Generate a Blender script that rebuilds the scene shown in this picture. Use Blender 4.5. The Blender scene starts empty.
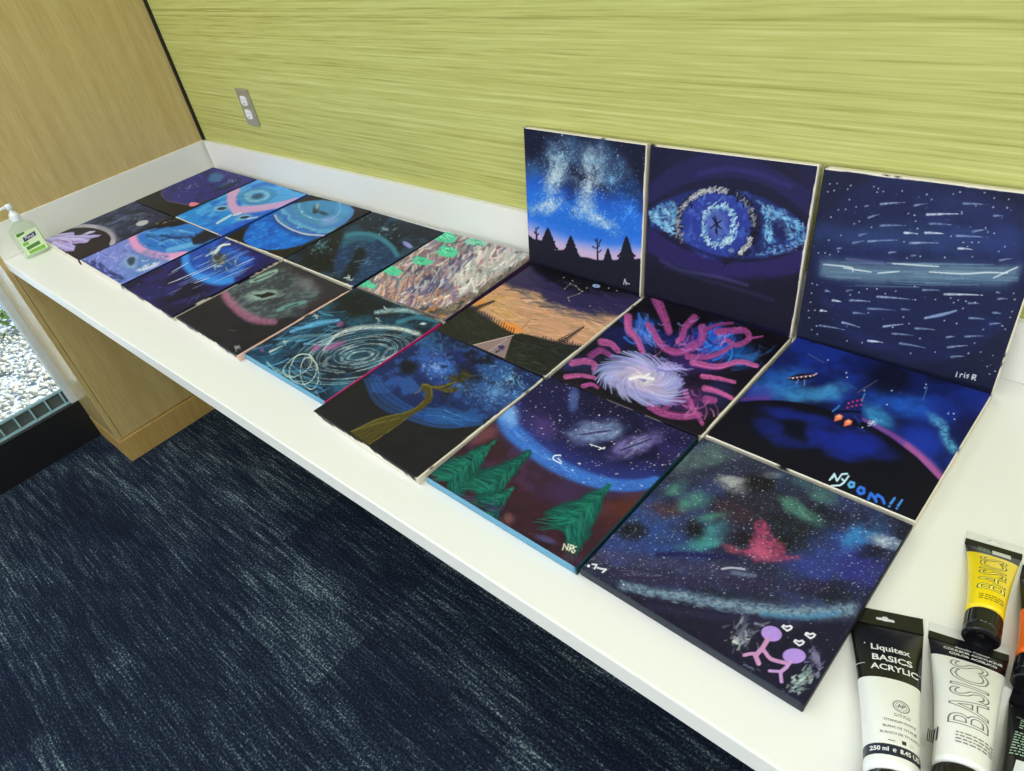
import bpy, bmesh, math, random
import numpy as np
from mathutils import Vector, Matrix

random.seed(7)
sc = bpy.context.scene
col = sc.collection

# ------------------------------------------------------------------ helpers
def lin(c):
    c = np.asarray(c, float) / 255.0
    return np.where(c <= 0.04045, c / 12.92, ((c + 0.055) / 1.055) ** 2.4)

def rgba(c):
    r = lin(c)
    return (float(r[0]), float(r[1]), float(r[2]), 1.0)

def tag(o, label=None, cat=None, group=None, kind=None):
    if label: o['label'] = label
    if cat: o['category'] = cat
    if group: o['group'] = group
    if kind: o['kind'] = kind
    return o

def empty(name, loc, rz=0.0, parent=None):
    o = bpy.data.objects.new(name, None)
    o.empty_display_size = 0.05
    col.objects.link(o)
    o.location = loc
    o.rotation_euler = (0, 0, rz)
    if parent: o.parent = parent
    return o

def link(name, me, mat=None, parent=None):
    o = bpy.data.objects.new(name, me)
    col.objects.link(o)
    if mat is not None:
        for m in (mat if isinstance(mat, (list, tuple)) else [mat]):
            me.materials.append(m)
    if parent: o.parent = parent
    return o

def finish(bm, name, mat, parent=None, smooth=False, bevel=0.0, seg=2):
    if bevel > 0:
        bmesh.ops.bevel(bm, geom=[e for e in bm.edges], offset=bevel, segments=seg, affect='EDGES', profile=0.6)
    bmesh.ops.recalc_face_normals(bm, faces=bm.faces[:])
    me = bpy.data.meshes.new(name)
    bm.to_mesh(me); bm.free()
    if smooth:
        me.polygons.foreach_set('use_smooth', [True] * len(me.polygons))
    return link(name, me, mat, parent)

def bm_box(bm, lo, hi):
    r = bmesh.ops.create_cube(bm, size=1.0)
    c = [(a + b) / 2 for a, b in zip(lo, hi)]; s = [b - a for a, b in zip(lo, hi)]
    for v in r['verts']:
        v.co = Vector((c[0] + v.co.x * s[0], c[1] + v.co.y * s[1], c[2] + v.co.z * s[2]))
    return r['verts']

def box(name, lo, hi, mat, parent=None, bevel=0.0, seg=2):
    bm = bmesh.new(); bm_box(bm, lo, hi)
    return finish(bm, name, mat, parent, False, bevel, seg)

def loft(rings, cap0=True, cap1=True):
    """closed rings of equal length -> bmesh"""
    bm = bmesh.new(); V = [[bm.verts.new(p) for p in r] for r in rings]
    n = len(V[0])
    for a, b in zip(V, V[1:]):
        for i in range(n):
            bm.faces.new((a[i], a[(i + 1) % n], b[(i + 1) % n], b[i]))
    if cap0: bm.faces.new(V[0][::-1])
    if cap1: bm.faces.new(V[-1])
    return bm

def text_bm(s, size, align='CENTER', bold=0.0, outline=0.0, space=1.0, res=3):
    cu = bpy.data.curves.new('lettering', 'FONT')
    cu.body = s; cu.size = size; cu.align_x = align; cu.align_y = 'CENTER'
    cu.space_character = space; cu.resolution_u = res
    if outline > 0:
        cu.fill_mode = 'NONE'; cu.bevel_depth = outline; cu.bevel_resolution = 0
    else:
        cu.offset = bold
    o = bpy.data.objects.new('lettering', cu); col.objects.link(o)
    dg = bpy.context.evaluated_depsgraph_get()
    me = bpy.data.meshes.new_from_object(o.evaluated_get(dg))
    bm = bmesh.new(); bm.from_mesh(me)
    bpy.data.objects.remove(o); bpy.data.meshes.remove(me); bpy.data.curves.remove(cu)
    return bm

# ---------------------------------------------------------------- materials
def new_mat(name):
    m = bpy.data.materials.new(name); m.use_nodes = True
    nt = m.node_tree
    return m, nt, nt.nodes['Principled BSDF']

def N(nt, t, **kw):
    n = nt.nodes.new(t)
    for k, v in kw.items(): setattr(n, k, v)
    return n

def plain(name, c, rough=0.5, metal=0.0, bump=0.0, bscale=200.0, spec=0.5, coat=0.0, var=0.04):
    """solid colour broken up by a faint noise, optional bump"""
    m, nt, b = new_mat(name)
    tc = N(nt, 'ShaderNodeTexCoord'); nz = N(nt, 'ShaderNodeTexNoise')
    nz.inputs['Scale'].default_value = bscale; nz.inputs['Detail'].default_value = 3
    nt.links.new(tc.outputs['Object'], nz.inputs['Vector'])
    hs = N(nt, 'ShaderNodeHueSaturation'); hs.inputs['Color'].default_value = rgba(c)
    mr = N(nt, 'ShaderNodeMapRange'); mr.inputs['To Min'].default_value = 1 - var; mr.inputs['To Max'].default_value = 1 + var
    nt.links.new(nz.outputs['Fac'], mr.inputs['Value']); nt.links.new(mr.outputs[0], hs.inputs['Value'])
    nt.links.new(hs.outputs[0], b.inputs['Base Color'])
    b.inputs['Roughness'].default_value = rough; b.inputs['Metallic'].default_value = metal
    b.inputs['Specular IOR Level'].default_value = spec; b.inputs['Coat Weight'].default_value = coat
    if bump > 0:
        bp = N(nt, 'ShaderNodeBump'); bp.inputs['Strength'].default_value = bump; bp.inputs['Distance'].default_value = 0.002
        nt.links.new(nz.outputs['Fac'], bp.inputs['Height']); nt.links.new(bp.outputs[0], b.inputs['Normal'])
    return m

def ramp(nt, stops, interp='LINEAR'):
    r = N(nt, 'ShaderNodeValToRGB'); cr = r.color_ramp; cr.interpolation = interp
    while len(cr.elements) < len(stops): cr.elements.new(0.5)
    for e, (p, c) in zip(cr.elements, stops):
        e.position = p; e.color = c if len(c) == 4 else rgba(c)
    return r

def mapped_noise(nt, scale, nscale=1.0, detail=4, rough=0.55, dist=0.0, loc=(0, 0, 0)):
    tc = N(nt, 'ShaderNodeTexCoord'); mp = N(nt, 'ShaderNodeMapping')
    mp.inputs['Scale'].default_value = scale; mp.inputs['Location'].default_value = loc
    nz = N(nt, 'ShaderNodeTexNoise'); nz.inputs['Scale'].default_value = nscale
    nz.inputs['Detail'].default_value = detail; nz.inputs['Roughness'].default_value = rough
    nz.inputs['Distortion'].default_value = dist
    nt.links.new(tc.outputs['Object'], mp.inputs['Vector']); nt.links.new(mp.outputs[0], nz.inputs['Vector'])
    return nz

def math_node(nt, op, a, b=None, clamp=False):
    n = N(nt, 'ShaderNodeMath', operation=op); n.use_clamp = clamp
    for i, x in enumerate((a, b)):
        if x is None: continue
        if isinstance(x, (int, float)): n.inputs[i].default_value = x
        else: nt.links.new(x, n.inputs[i])
    return n.outputs[0]

def mix_col(nt, fac, a, b, mode='MIX'):
    n = N(nt, 'ShaderNodeMix', data_type='RGBA', blend_type=mode)
    for sock, x in ((n.inputs[0], fac), (n.inputs[6], a), (n.inputs[7], b)):
        if isinstance(x, (int, float)): sock.default_value = x
        elif isinstance(x, tuple): sock.default_value = rgba(x)
        else: nt.links.new(x, sock)
    return n.outputs[2]

def mat_wallpaper():
    m, nt, b = new_mat('ribbed_green_wallcovering')
    n1 = mapped_noise(nt, (0.28, 1, 165), 1.0, 2, 0.65, 0.0)
    n2 = mapped_noise(nt, (7, 1, 280), 1.0, 2, 0.55)
    n3 = mapped_noise(nt, (0.2, 1, 18), 1.0, 2, 0.5)
    s = math_node(nt, 'ADD', math_node(nt, 'MULTIPLY', n1.outputs['Fac'], 0.42), math_node(nt, 'MULTIPLY', n2.outputs['Fac'], 0.38))
    s = math_node(nt, 'ADD', s, math_node(nt, 'MULTIPLY', n3.outputs['Fac'], 0.16))
    r = ramp(nt, [(0.34, (156, 154, 78)), (0.43, (177, 176, 98)), (0.52, (186, 186, 108)), (0.66, (202, 202, 132))])
    nt.links.new(s, r.inputs[0]); nt.links.new(r.outputs[0], b.inputs['Base Color'])
    bp = N(nt, 'ShaderNodeBump'); bp.inputs['Strength'].default_value = 0.25; bp.inputs['Distance'].default_value = 0.002
    nt.links.new(s, bp.inputs['Height']); nt.links.new(bp.outputs[0], b.inputs['Normal'])
    b.inputs['Roughness'].default_value = 0.6; b.inputs['Specular IOR Level'].default_value = 0.3
    return m

def mat_wood(name, dark, light, rough=0.42):
    m, nt, b = new_mat(name)
    n1 = mapped_noise(nt, (34, 34, 1.6), 1.0, 3, 0.55, 0.1)
    n2 = mapped_noise(nt, (330, 330, 16), 1.0, 2, 0.55)
    s = math_node(nt, 'ADD', math_node(nt, 'MULTIPLY', n1.outputs['Fac'], 0.5), math_node(nt, 'MULTIPLY', n2.outputs['Fac'], 0.5))
    r = ramp(nt, [(0.33, dark), (0.66, light)])
    nt.links.new(s, r.inputs[0]); nt.links.new(r.outputs[0], b.inputs['Base Color'])
    b.inputs['Roughness'].default_value = rough
    bp = N(nt, 'ShaderNodeBump'); bp.inputs['Strength'].default_value = 0.08; bp.inputs['Distance'].default_value = 0.001
    nt.links.new(n2.outputs['Fac'], bp.inputs['Height']); nt.links.new(bp.outputs[0], b.inputs['Normal'])
    return m

def mat_carpet():
    """dark navy loop pile; pale yarn comes up in broken streaks that run along the counter"""
    m, nt, b = new_mat('navy_streaked_carpet')
    streak = mapped_noise(nt, (5.0, 60, 1), 1.0, 3, 0.6, 0.1)
    thin = mapped_noise(nt, (7.0, 190, 1), 1.0, 2, 0.6, 0.0, (5, 3, 0))
    patch = mapped_noise(nt, (2.2, 6.0, 1), 1.0, 2, 0.5, 0.0, (3, 1, 0))
    pile = mapped_noise(nt, (135, 165, 1), 1.0, 3, 0.8)
    tc = N(nt, 'ShaderNodeTexCoord'); mp = N(nt, 'ShaderNodeMapping'); mp.inputs['Scale'].default_value = (2.0, 4.0, 1)
    mp.inputs['Location'].default_value = (0.31, 0.12, 0)
    fl = N(nt, 'ShaderNodeVectorMath', operation='FLOOR'); wn = N(nt, 'ShaderNodeTexWhiteNoise', noise_dimensions='2D')
    nt.links.new(tc.outputs['Object'], mp.inputs['Vector']); nt.links.new(mp.outputs[0], fl.inputs[0]); nt.links.new(fl.outputs[0], wn.inputs['Vector'])
    d = math_node(nt, 'ADD', math_node(nt, 'MULTIPLY', streak.outputs['Fac'], 0.62), math_node(nt, 'MULTIPLY', thin.outputs['Fac'], 0.62))
    d = math_node(nt, 'ADD', d, math_node(nt, 'MULTIPLY', patch.outputs['Fac'], 0.36))
    d = math_node(nt, 'ADD', d, math_node(nt, 'MULTIPLY', wn.outputs['Value'], 0.12))
    mr = N(nt, 'ShaderNodeMapRange'); mr.inputs['From Min'].default_value = 0.74; mr.inputs['From Max'].default_value = 1.12
    nt.links.new(d, mr.inputs['Value'])
    k = math_node(nt, 'ADD', math_node(nt, 'MULTIPLY', mr.outputs[0], 0.60), math_node(nt, 'MULTIPLY', math_node(nt, 'SUBTRACT', pile.outputs['Fac'], 0.5), 2.3))
    k = math_node(nt, 'ADD', k, 0.04)
    r = ramp(nt, [(0.0, (20, 25, 38)), (0.22, (29, 37, 53)), (0.44, (45, 57, 71)), (0.62, (94, 112, 116)), (0.88, (160, 174, 166))])
    nt.links.new(k, r.inputs[0]); nt.links.new(r.outputs[0], b.inputs['Base Color'])
    b.inputs['Roughness'].default_value = 0.95; b.inputs['Specular IOR Level'].default_value = 0.08
    bp = N(nt, 'ShaderNodeBump'); bp.inputs['Strength'].default_value = 0.6; bp.inputs['Distance'].default_value = 0.004
    nt.links.new(pile.outputs['Fac'], bp.inputs['Height']); nt.links.new(bp.outputs[0], b.inputs['Normal'])
    return m

def mat_paint():
    m, nt, b = new_mat('acrylic_paint_on_canvas')
    at = N(nt, 'ShaderNodeAttribute', attribute_name='paint')
    nt.links.new(at.outputs['Color'], b.inputs['Base Color'])
    b.inputs['Roughness'].default_value = 0.48; b.inputs['Specular IOR Level'].default_value = 0.14
    nz = mapped_noise(nt, (1, 1, 1), 420.0, 2, 0.6)
    bp = N(nt, 'ShaderNodeBump'); bp.inputs['Strength'].default_value = 0.12; bp.inputs['Distance'].default_value = 0.0008
    nt.links.new(nz.outputs['Fac'], bp.inputs['Height']); nt.links.new(bp.outputs[0], b.inputs['Normal'])
    return m

def mat_glass():
    m, nt, b = new_mat('window_glass')
    nt.nodes.remove(b)
    out = nt.nodes['Material Output']
    tr = N(nt, 'ShaderNodeBsdfTransparent'); tr.inputs[0].default_value = (0.93, 0.97, 0.98, 1)
    gl = N(nt, 'ShaderNodeBsdfGlossy'); gl.inputs['Roughness'].default_value = 0.02
    fr = N(nt, 'ShaderNodeFresnel'); fr.inputs['IOR'].default_value = 1.35
    mx = N(nt, 'ShaderNodeMixShader')
    nt.links.new(fr.outputs[0], mx.inputs[0]); nt.links.new(tr.outputs[0], mx.inputs[1]); nt.links.new(gl.outputs[0], mx.inputs[2])
    nt.links.new(mx.outputs[0], out.inputs[0])
    return m

def mat_clear_plastic(name, tint, dens=0.3):
    m, nt, b = new_mat(name)
    out = nt.nodes['Material Output']
    b.inputs['Base Color'].default_value = rgba(tint); b.inputs['Roughness'].default_value = 0.12
    tr = N(nt, 'ShaderNodeBsdfTransparent'); tr.inputs[0].default_value = rgba(tint)
    mx = N(nt, 'ShaderNodeMixShader'); mx.inputs[0].default_value = dens
    nt.links.new(tr.outputs[0], mx.inputs[1]); nt.links.new(b.outputs[0], mx.inputs[2]); nt.links.new(mx.outputs[0], out.inputs[0])
    return m

# ------------------------------------------------------- painting by numbers
def smooth(a, b, x):
    t = np.clip((x - a) / (b - a + 1e-9), 0, 1)
    return t * t * (3 - 2 * t)

class Art:
    """One painting, laid down as brush strokes on an n x n grid of the canvas.
    H maps the canvas (u right, v up) to the survey sheet the strokes were measured on."""
    def __init__(s, H, n, base, seed=1):
        s.n = n; s.rng = np.random.default_rng(seed); s.H = np.array(H, float).reshape(3, 3)
        g = np.linspace(0, 1, n)
        s.V, s.U = np.meshgrid(g, g, indexing='ij')
        h = s.H; w = h[2, 0] * s.U + h[2, 1] * s.V + h[2, 2]
        s.PX = (h[0, 0] * s.U + h[0, 1] * s.V + h[0, 2]) / w
        s.PY = (h[1, 0] * s.U + h[1, 1] * s.V + h[1, 2]) / w
        s.C = np.tile(np.array(base, float), (n, n, 1))
        s.Z = np.zeros((n, n)); s.Hi = np.linalg.inv(s.H)
        s.f1 = s.fbm(9, 4); s.f2 = s.fbm(30, 3); s.f3 = s.fbm(90, 2)
    def crop(s, ox, oy, k=3.938):
        s.ox, s.oy, s.k = ox, oy, k
        s.X = (s.PX - ox) * k; s.Y = (s.PY - oy) * k
        return s
    def uv(s, x, y):
        q = s.Hi @ np.array([x / s.k + s.ox, y / s.k + s.oy, 1.0]); return q[0] / q[2], q[1] / q[2]
    def vnoise(s, f, fv=None):
        fv = fv or f
        a = s.rng.random((int(fv) + 3, int(f) + 3)); x = s.U * f; y = s.V * fv
        i = x.astype(int); j = y.astype(int); x = x - i; y = y - j
        x = x * x * (3 - 2 * x); y = y * y * (3 - 2 * y)
        return (a[j, i] * (1 - x) + a[j, i + 1] * x) * (1 - y) + (a[j + 1, i] * (1 - x) + a[j + 1, i + 1] * x) * y
    def fbm(s, f, o=4, fv=None):
        t = 0; w = 1; tot = 0
        for _ in range(o):
            t = t + w * s.vnoise(f, fv); tot += w; w *= .55; f *= 2
            if fv: fv *= 2
        return np.clip((t / tot - .5) * 1.9 + .5, 0, 1)
    def put(s, m, c, sl=None):
        c = np.array(c, float)
        if sl is None: s.C += (c - s.C) * np.clip(m, 0, 1)[..., None]
        else: s.C[sl] += (c - s.C[sl]) * np.clip(m, 0, 1)[..., None]
    def wash(s, m, c, a=1., tex=0., f=None):
        if tex: m = m * (1 - tex + tex * 1.6 * (s.f2 if f is None else f))
        s.put(m * a, c)
    def dE(s, cx, cy, rx, ry, ang=0):
        t = math.radians(ang); x = s.X - cx; y = s.Y - cy
        p = x * math.cos(t) + y * math.sin(t); q = -x * math.sin(t) + y * math.cos(t)
        return np.hypot(p / rx, q / ry)
    def ell(s, cx, cy, rx, ry, c, ang=0, a=1., soft=.25, nz=0., tex=0.):
        d = s.dE(cx, cy, rx, ry, ang) + nz * (s.f1 - .5)
        m = smooth(1 + soft, 1 - soft, d); s.wash(m, c, a, tex); return m
    def ring(s, cx, cy, rx, ry, w, c, ang=0, a=1., nz=0., tex=0., sel=None):
        d = np.abs(s.dE(cx, cy, rx, ry, ang) + nz * (s.f1 - .5) - 1)
        m = smooth(w, w * .3, d)
        if sel is not None: m = m * sel
        s.wash(m, c, a, tex); return m
    def inside(s, pts):
        P = np.array(pts, float); r = np.zeros(s.X.shape, bool); j = len(P) - 1
        for i in range(len(P)):
            (xi, yi), (xj, yj) = P[i], P[j]
            if yi != yj:
                r ^= ((yi > s.Y) != (yj > s.Y)) & (s.X < (xj - xi) * (s.Y - yi) / (yj - yi) + xi)
            j = i
        return r
    def dline(s, pts, sl=None, w=None):
        X, Y = (s.X, s.Y) if sl is None else (s.X[sl], s.Y[sl])
        best = np.full(X.shape, 1e9); tt = np.zeros(X.shape); n = len(pts) - 1
        for i in range(n):
            (x0, y0), (x1, y1) = pts[i], pts[i + 1]; dx, dy = x1 - x0, y1 - y0
            t = np.clip(((X - x0) * dx + (Y - y0) * dy) / (dx * dx + dy * dy + 1e-9), 0, 1)
            d = np.hypot(X - x0 - t * dx, Y - y0 - t * dy)
            u = d < best; best = np.where(u, d, best); tt = np.where(u, (i + t) / n, tt)
        return best, tt
    def poly(s, pts, c, a=1., soft=3., nz=0., tex=0., f=None):
        d, _ = s.dline(list(pts) + [pts[0]]); d = np.where(s.inside(pts), -d, d) + nz * (s.f1 - .5) * 2
        m = smooth(soft, -soft, d); s.wash(m, c, a, tex, f); return m
    @staticmethod
    def curve(pts, k=6):
        P = [np.array(p, float) for p in pts]
        if len(P) < 3: return [tuple(p) for p in P]
        P = [2 * P[0] - P[1]] + P + [2 * P[-1] - P[-2]]; o = []
        for i in range(1, len(P) - 2):
            for t in np.arange(k) / k:
                a, b, c, d = P[i - 1:i + 3]
                o.append(.5 * (2 * b + (c - a) * t + (2 * a - 5 * b + 4 * c - d) * t * t + (3 * b - a - 3 * c + d) * t ** 3))
        o.append(P[-2]); return [tuple(p) for p in o]
    def win(s, pts, w):
        uv = np.array([s.uv(*p) for p in pts]); c = np.array(pts).mean(0)
        e = s.uv(c[0] + w, c[1]); g = s.uv(c[0], c[1] + w); o = s.uv(*c)
        ru = abs(e[0] - o[0]) + abs(g[0] - o[0]); rv = abs(e[1] - o[1]) + abs(g[1] - o[1])
        n = s.n
        i0, i1 = [int(np.clip(x * n, 0, n)) for x in (uv[:, 0].min() - ru * 1.5 - 2 / n, uv[:, 0].max() + ru * 1.5 + 3 / n)]
        j0, j1 = [int(np.clip(x * n, 0, n)) for x in (uv[:, 1].min() - rv * 1.5 - 2 / n, uv[:, 1].max() + rv * 1.5 + 3 / n)]
        return (slice(j0, j1), slice(i0, i1))
    def line(s, pts, w, c, a=1., soft=.35, taper=(1, 1), mid=1., tex=0., cv=True, h=0.):
        """one brush stroke: half-width w, tapered at its ends"""
        P = s.curve(pts) if cv else pts
        sl = s.win(P, w * 1.5)
        if sl[0].start >= sl[0].stop or sl[1].start >= sl[1].stop: return
        d, t = s.dline(P, sl)
        ww = w * (taper[0] * (1 - t) + taper[1] * t) * (1 + (mid - 1) * 4 * t * (1 - t)) + 1e-6
        m = smooth(1 + soft, 1 - soft, d / ww) * a
        if tex: m = m * (1 - tex + tex * 1.6 * s.f3[sl])
        s.put(m, c, sl)
        if h: s.Z[sl] = np.maximum(s.Z[sl], m * h)
    def dabs(s, n, where, ang, ln, w, cols, a=.8, jit=15, curved=0., taper=(1, .4), h=0., soft=.4):
        """n short strokes scattered over a polygon or an ellipse (cx,cy,rx,ry,ang)"""
        rg = s.rng; k = 0; g = 0
        if len(where) == 5 and not hasattr(where[0], '__len__'):
            cx, cy, rx, ry, t = where; t = math.radians(t)
            def pick():
                r = min(1.5, abs(rg.normal()) * .62); f = rg.random() * 2 * math.pi; p, q = r * rx * math.cos(f), r * ry * math.sin(f)
                return cx + p * math.cos(t) - q * math.sin(t), cy + p * math.sin(t) + q * math.cos(t)
        else:
            P = np.array(where, float); lo, hi = P.min(0), P.max(0)
            def ins(x, y):
                r = False; j = len(P) - 1
                for i in range(len(P)):
                    if (P[i, 1] > y) != (P[j, 1] > y) and x < (P[j, 0] - P[i, 0]) * (y - P[i, 1]) / (P[j, 1] - P[i, 1]) + P[i, 0]: r = not r
                    j = i
                return r
            def pick():
                for _ in range(60):
                    x, y = lo + (hi - lo) * rg.random(2)
                    if ins(x, y): return x, y
                return x, y
        for _ in range(n):
            x, y = pick(); A = ang(x, y) if callable(ang) else ang
            A = math.radians(A + rg.normal() * jit); L = ln * (.5 + rg.random()) / 2
            dx, dy = math.cos(A) * L, math.sin(A) * L; c = np.array(cols[rg.integers(len(cols))], float) * (.85 + .3 * rg.random())
            pts = [(x - dx, y - dy), (x + dx, y + dy)]
            if curved: pts = [pts[0], (x - dy * curved, y + dx * curved), pts[1]]
            s.line(pts, w * (.6 + .8 * rg.random()), np.clip(c, 0, 255), a * (.6 + .4 * rg.random()), soft, taper, h=h * (.4 + .6 * rg.random()))
    def stars(s, n, r, c, mask=None, a=.9, big=0.):
        """flicked paint dots, r in canvas widths"""
        rg = s.rng; N_ = s.n
        for _ in range(n):
            u, v = rg.random(2)
            if mask is not None and mask[min(N_ - 1, int(v * N_)), min(N_ - 1, int(u * N_))] < rg.random(): continue
            R = r * (.5 + rg.random() ** 3 * (1.2 + big)); k = int(R * N_ * 1.6) + 2
            i, j = int(u * N_), int(v * N_); sl = (slice(max(0, j - k), j + k + 1), slice(max(0, i - k), i + k + 1))
            g_ = N_ - 1
            if R < .9 / N_: u, v = round(u * g_) / g_, round(v * g_) / g_; d = np.hypot(s.U[sl] - u, s.V[sl] - v); m = (d < .3 / N_) * min(1, .35 + R * N_)
            else: d = np.hypot(s.U[sl] - u, s.V[sl] - v); m = smooth(R * 1.3, R * .5, d)
            s.put(m * a * (.35 + .65 * rg.random()), c, sl)
    def dots(s, pts, r, c, a=1.):
        for x, y in pts: s.line([(x, y), (x + .1, y)], r, c, a, .3, cv=False)
    def strokes_text(s, glyphs, w, c, a=1.):
        for g in glyphs: s.line(g, w, c, a, .35, cv=False)
    def mottle(s, c, a, f=None, lo=.5, hi=.8, m=None):
        f = s.f1 if f is None else f; k = smooth(lo, hi, f)
        s.put(k * a * (1 if m is None else m), c)
    def grain(s, amt=6):
        s.C = np.clip(s.C + (s.f3[..., None] - .5) * amt + s.rng.normal(0, amt * .3, (s.n, s.n, 1)), 0, 255)

W_ = (235, 238, 245)
HOM = dict(
    c1=(34.8821, 103.285, 133.5, 5.05156, -15.0248, 201.3, -0.0459937, 0.110102, 1.0),
    d1=(24.6542, 93.5008, 43.8071, -8.09908, -32.9368, 239.979, -0.110891, 0.028524, 1.0),
    c2=(20.6705, 90.1765, 177.5, -4.93065, -28.7899, 217.0, -0.103301, 0.0456114, 1.0),
    d2=(43.6671, 105.558, 77.7, 18.4367, -35.5176, 260.5, -0.0108629, 0.035354, 1.0),
    c3=(30.649, 103.322, 222.5, -3.9614, -30.411, 236.5, -0.103897, 0.0595836, 1.0),
    d3=(20.8114, 119.674, 124.0, -16.9512, -21.7638, 283.0, -0.158074, 0.0976311, 1.0),
    c4=(36.3925, 129.897, 284.5, 0.76507, -26.0466, 260.3, -0.0935241, 0.106535, 1.0),
    d4=(37.8764, 133.171, 174.0, 0.0906321, -34.1239, 317.5, -0.104117, 0.0815883, 1.0),
    c5=(44.174, 188.564, 355.0, 0.69292, -5.98966, 287.5, -0.104991, 0.216027, 1.0),
    d5=(34.5884, 134.859, 245.0, -9.75146, -43.2279, 353.0, -0.139728, 0.0700245, 1.0),
    c6=(38.9834, 128.01, 442.5, 1.02469, -46.9508, 329.5, -0.119774, 0.0713648, 1.0),
    d6=(56.0259, 190.195, 312.2, 6.38115, -31.4887, 411.0, -0.122227, 0.143106, 1.0),
    c7=(42.4686, 179.311, 548.5, -9.11931, -39.9484, 376.0, -0.157564, 0.12769, 1.0),
    d7=(42.3114, 213.058, 424.5, -15.1834, -34.2393, 475.5, -0.188154, 0.164276, 1.0),
    c8=(62.6945, 195.98, 703.0, -1.06341, -53.5325, 435.5, -0.164545, 0.130081, 1.0),
    d8=(64.5947, 268.322, 577.5, -5.42013, -44.0566, 570.0, -0.200878, 0.198049, 1.0),
    e1=(15.3101, -60.7991, 530.331, -8.57564, -151.528, 268.237, -0.148397, -0.102234, 1.0),
    e2=(36.114, -75.8964, 648.384, -5.7923, -176.523, 304.035, -0.1372, -0.120602, 1.0),
    e3=(57.0641, -62.6508, 793.959, -1.46781, -196.839, 345.941, -0.143763, -0.11249, 1.0),
)

def art_c1():   # violet planet on black
    s = Art(HOM['c1'], 150, (32, 29, 27), 11).crop(120, 155, 10.24)
    P = [(480, 330), (430, 380), (440, 425), (500, 470), (600, 490), (700, 506), (830, 492), (1000, 430), (1390, 254), (955, 125)]
    m = s.poly(P, (50, 46, 128), soft=10)
    s.line(P[:7], 8, (105, 85, 125), .7); s.mottle((34, 36, 84), .8, m=m); s.mottle((62, 50, 120), .5, s.f2, m=m)
    s.ell(985, 235, 70, 42, (70, 130, 165), -20, .8, .5, .6); s.ell(1080, 330, 110, 22, (28, 38, 66), -15, .8, .5, .5)
    s.ell(1080, 305, 70, 16, (60, 110, 120), -20, .6, .5, .6)
    s.dabs(26, (720, 330, 160, 60, -20), 0, 14, 5, [(150, 160, 205), (110, 130, 190)], .8, 60)
    s.dabs(24, (1150, 270, 160, 50, 10), 0, 14, 5, [(150, 160, 205), (110, 130, 190)], .7, 60)
    s.poly([(720, 502), (740, 482), (775, 482), (830, 494), (780, 520), (728, 528)], (236, 132, 152), soft=5)
    s.dabs(6, (540, 625, 24, 14, 0), 30, 24, 4, [(140, 130, 120)], .8, 50)
    return s

def art_c2():   # bright blue with pink V
    s = Art(HOM['c2'], 150, (42, 138, 222), 12).crop(190, 170, 8.533)
    s.mottle((88, 178, 238), .8, lo=.45); s.mottle((28, 96, 205), .7, s.fbm(5, 4), .55, .8)
    s.poly([(563, 85), (994, 209), (860, 270), (620, 320), (430, 330), (400, 220), (430, 150)], (92, 172, 230), .9, 12, 8, .5)
    s.ell(430, 480, 330, 50, (30, 84, 205), -25, .8, .5, .5)
    s.dabs(40, (560, 230, 260, 90, 10), -10, 90, 6, [(130, 200, 240), (60, 140, 215), (150, 190, 235)], .5, 12)
    s.ring(555, 225, 135, 62, .35, (60, 135, 190), -8, .8, .3, .4); s.ring(555, 225, 95, 42, .3, (150, 195, 210), -8, .7, .3, .4)
    s.ell(560, 228, 55, 22, (50, 80, 105), -10, .9, .4, .4)
    s.line([(375, 160), (345, 230), (350, 300), (385, 352)], 42, (222, 168, 212), .95, .4, (1, .9)); s.line([(385, 352), (500, 342), (640, 325), (800, 290), (900, 255)], 30, (214, 166, 214), .95, .4, (1.2, .6))
    for (x, y, rx) in ((262, 335, 40), (455, 413, 46)):
        s.ell(x, y, rx * 1.6, 26, (170, 210, 225), -8, .7, .4, .4); s.ell(x, y, rx, 12, (36, 52, 84), -8, 1, .3, .3)
    s.line([(225, 462), (280, 428), (340, 392)], 9, (200, 225, 235), .9); s.line([(360, 395), (420, 375)], 8, (210, 225, 235), .8)
    s.line([(520, 150), (600, 125), (700, 130)], 16, (40, 100, 200), .7); s.line([(480, 425), (560, 410)], 7, (190, 220, 235), .8)
    s.poly([(820, 160), (1000, 205), (1000, 215), (860, 180)], (20, 50, 90), .9, 5)
    return s

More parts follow.
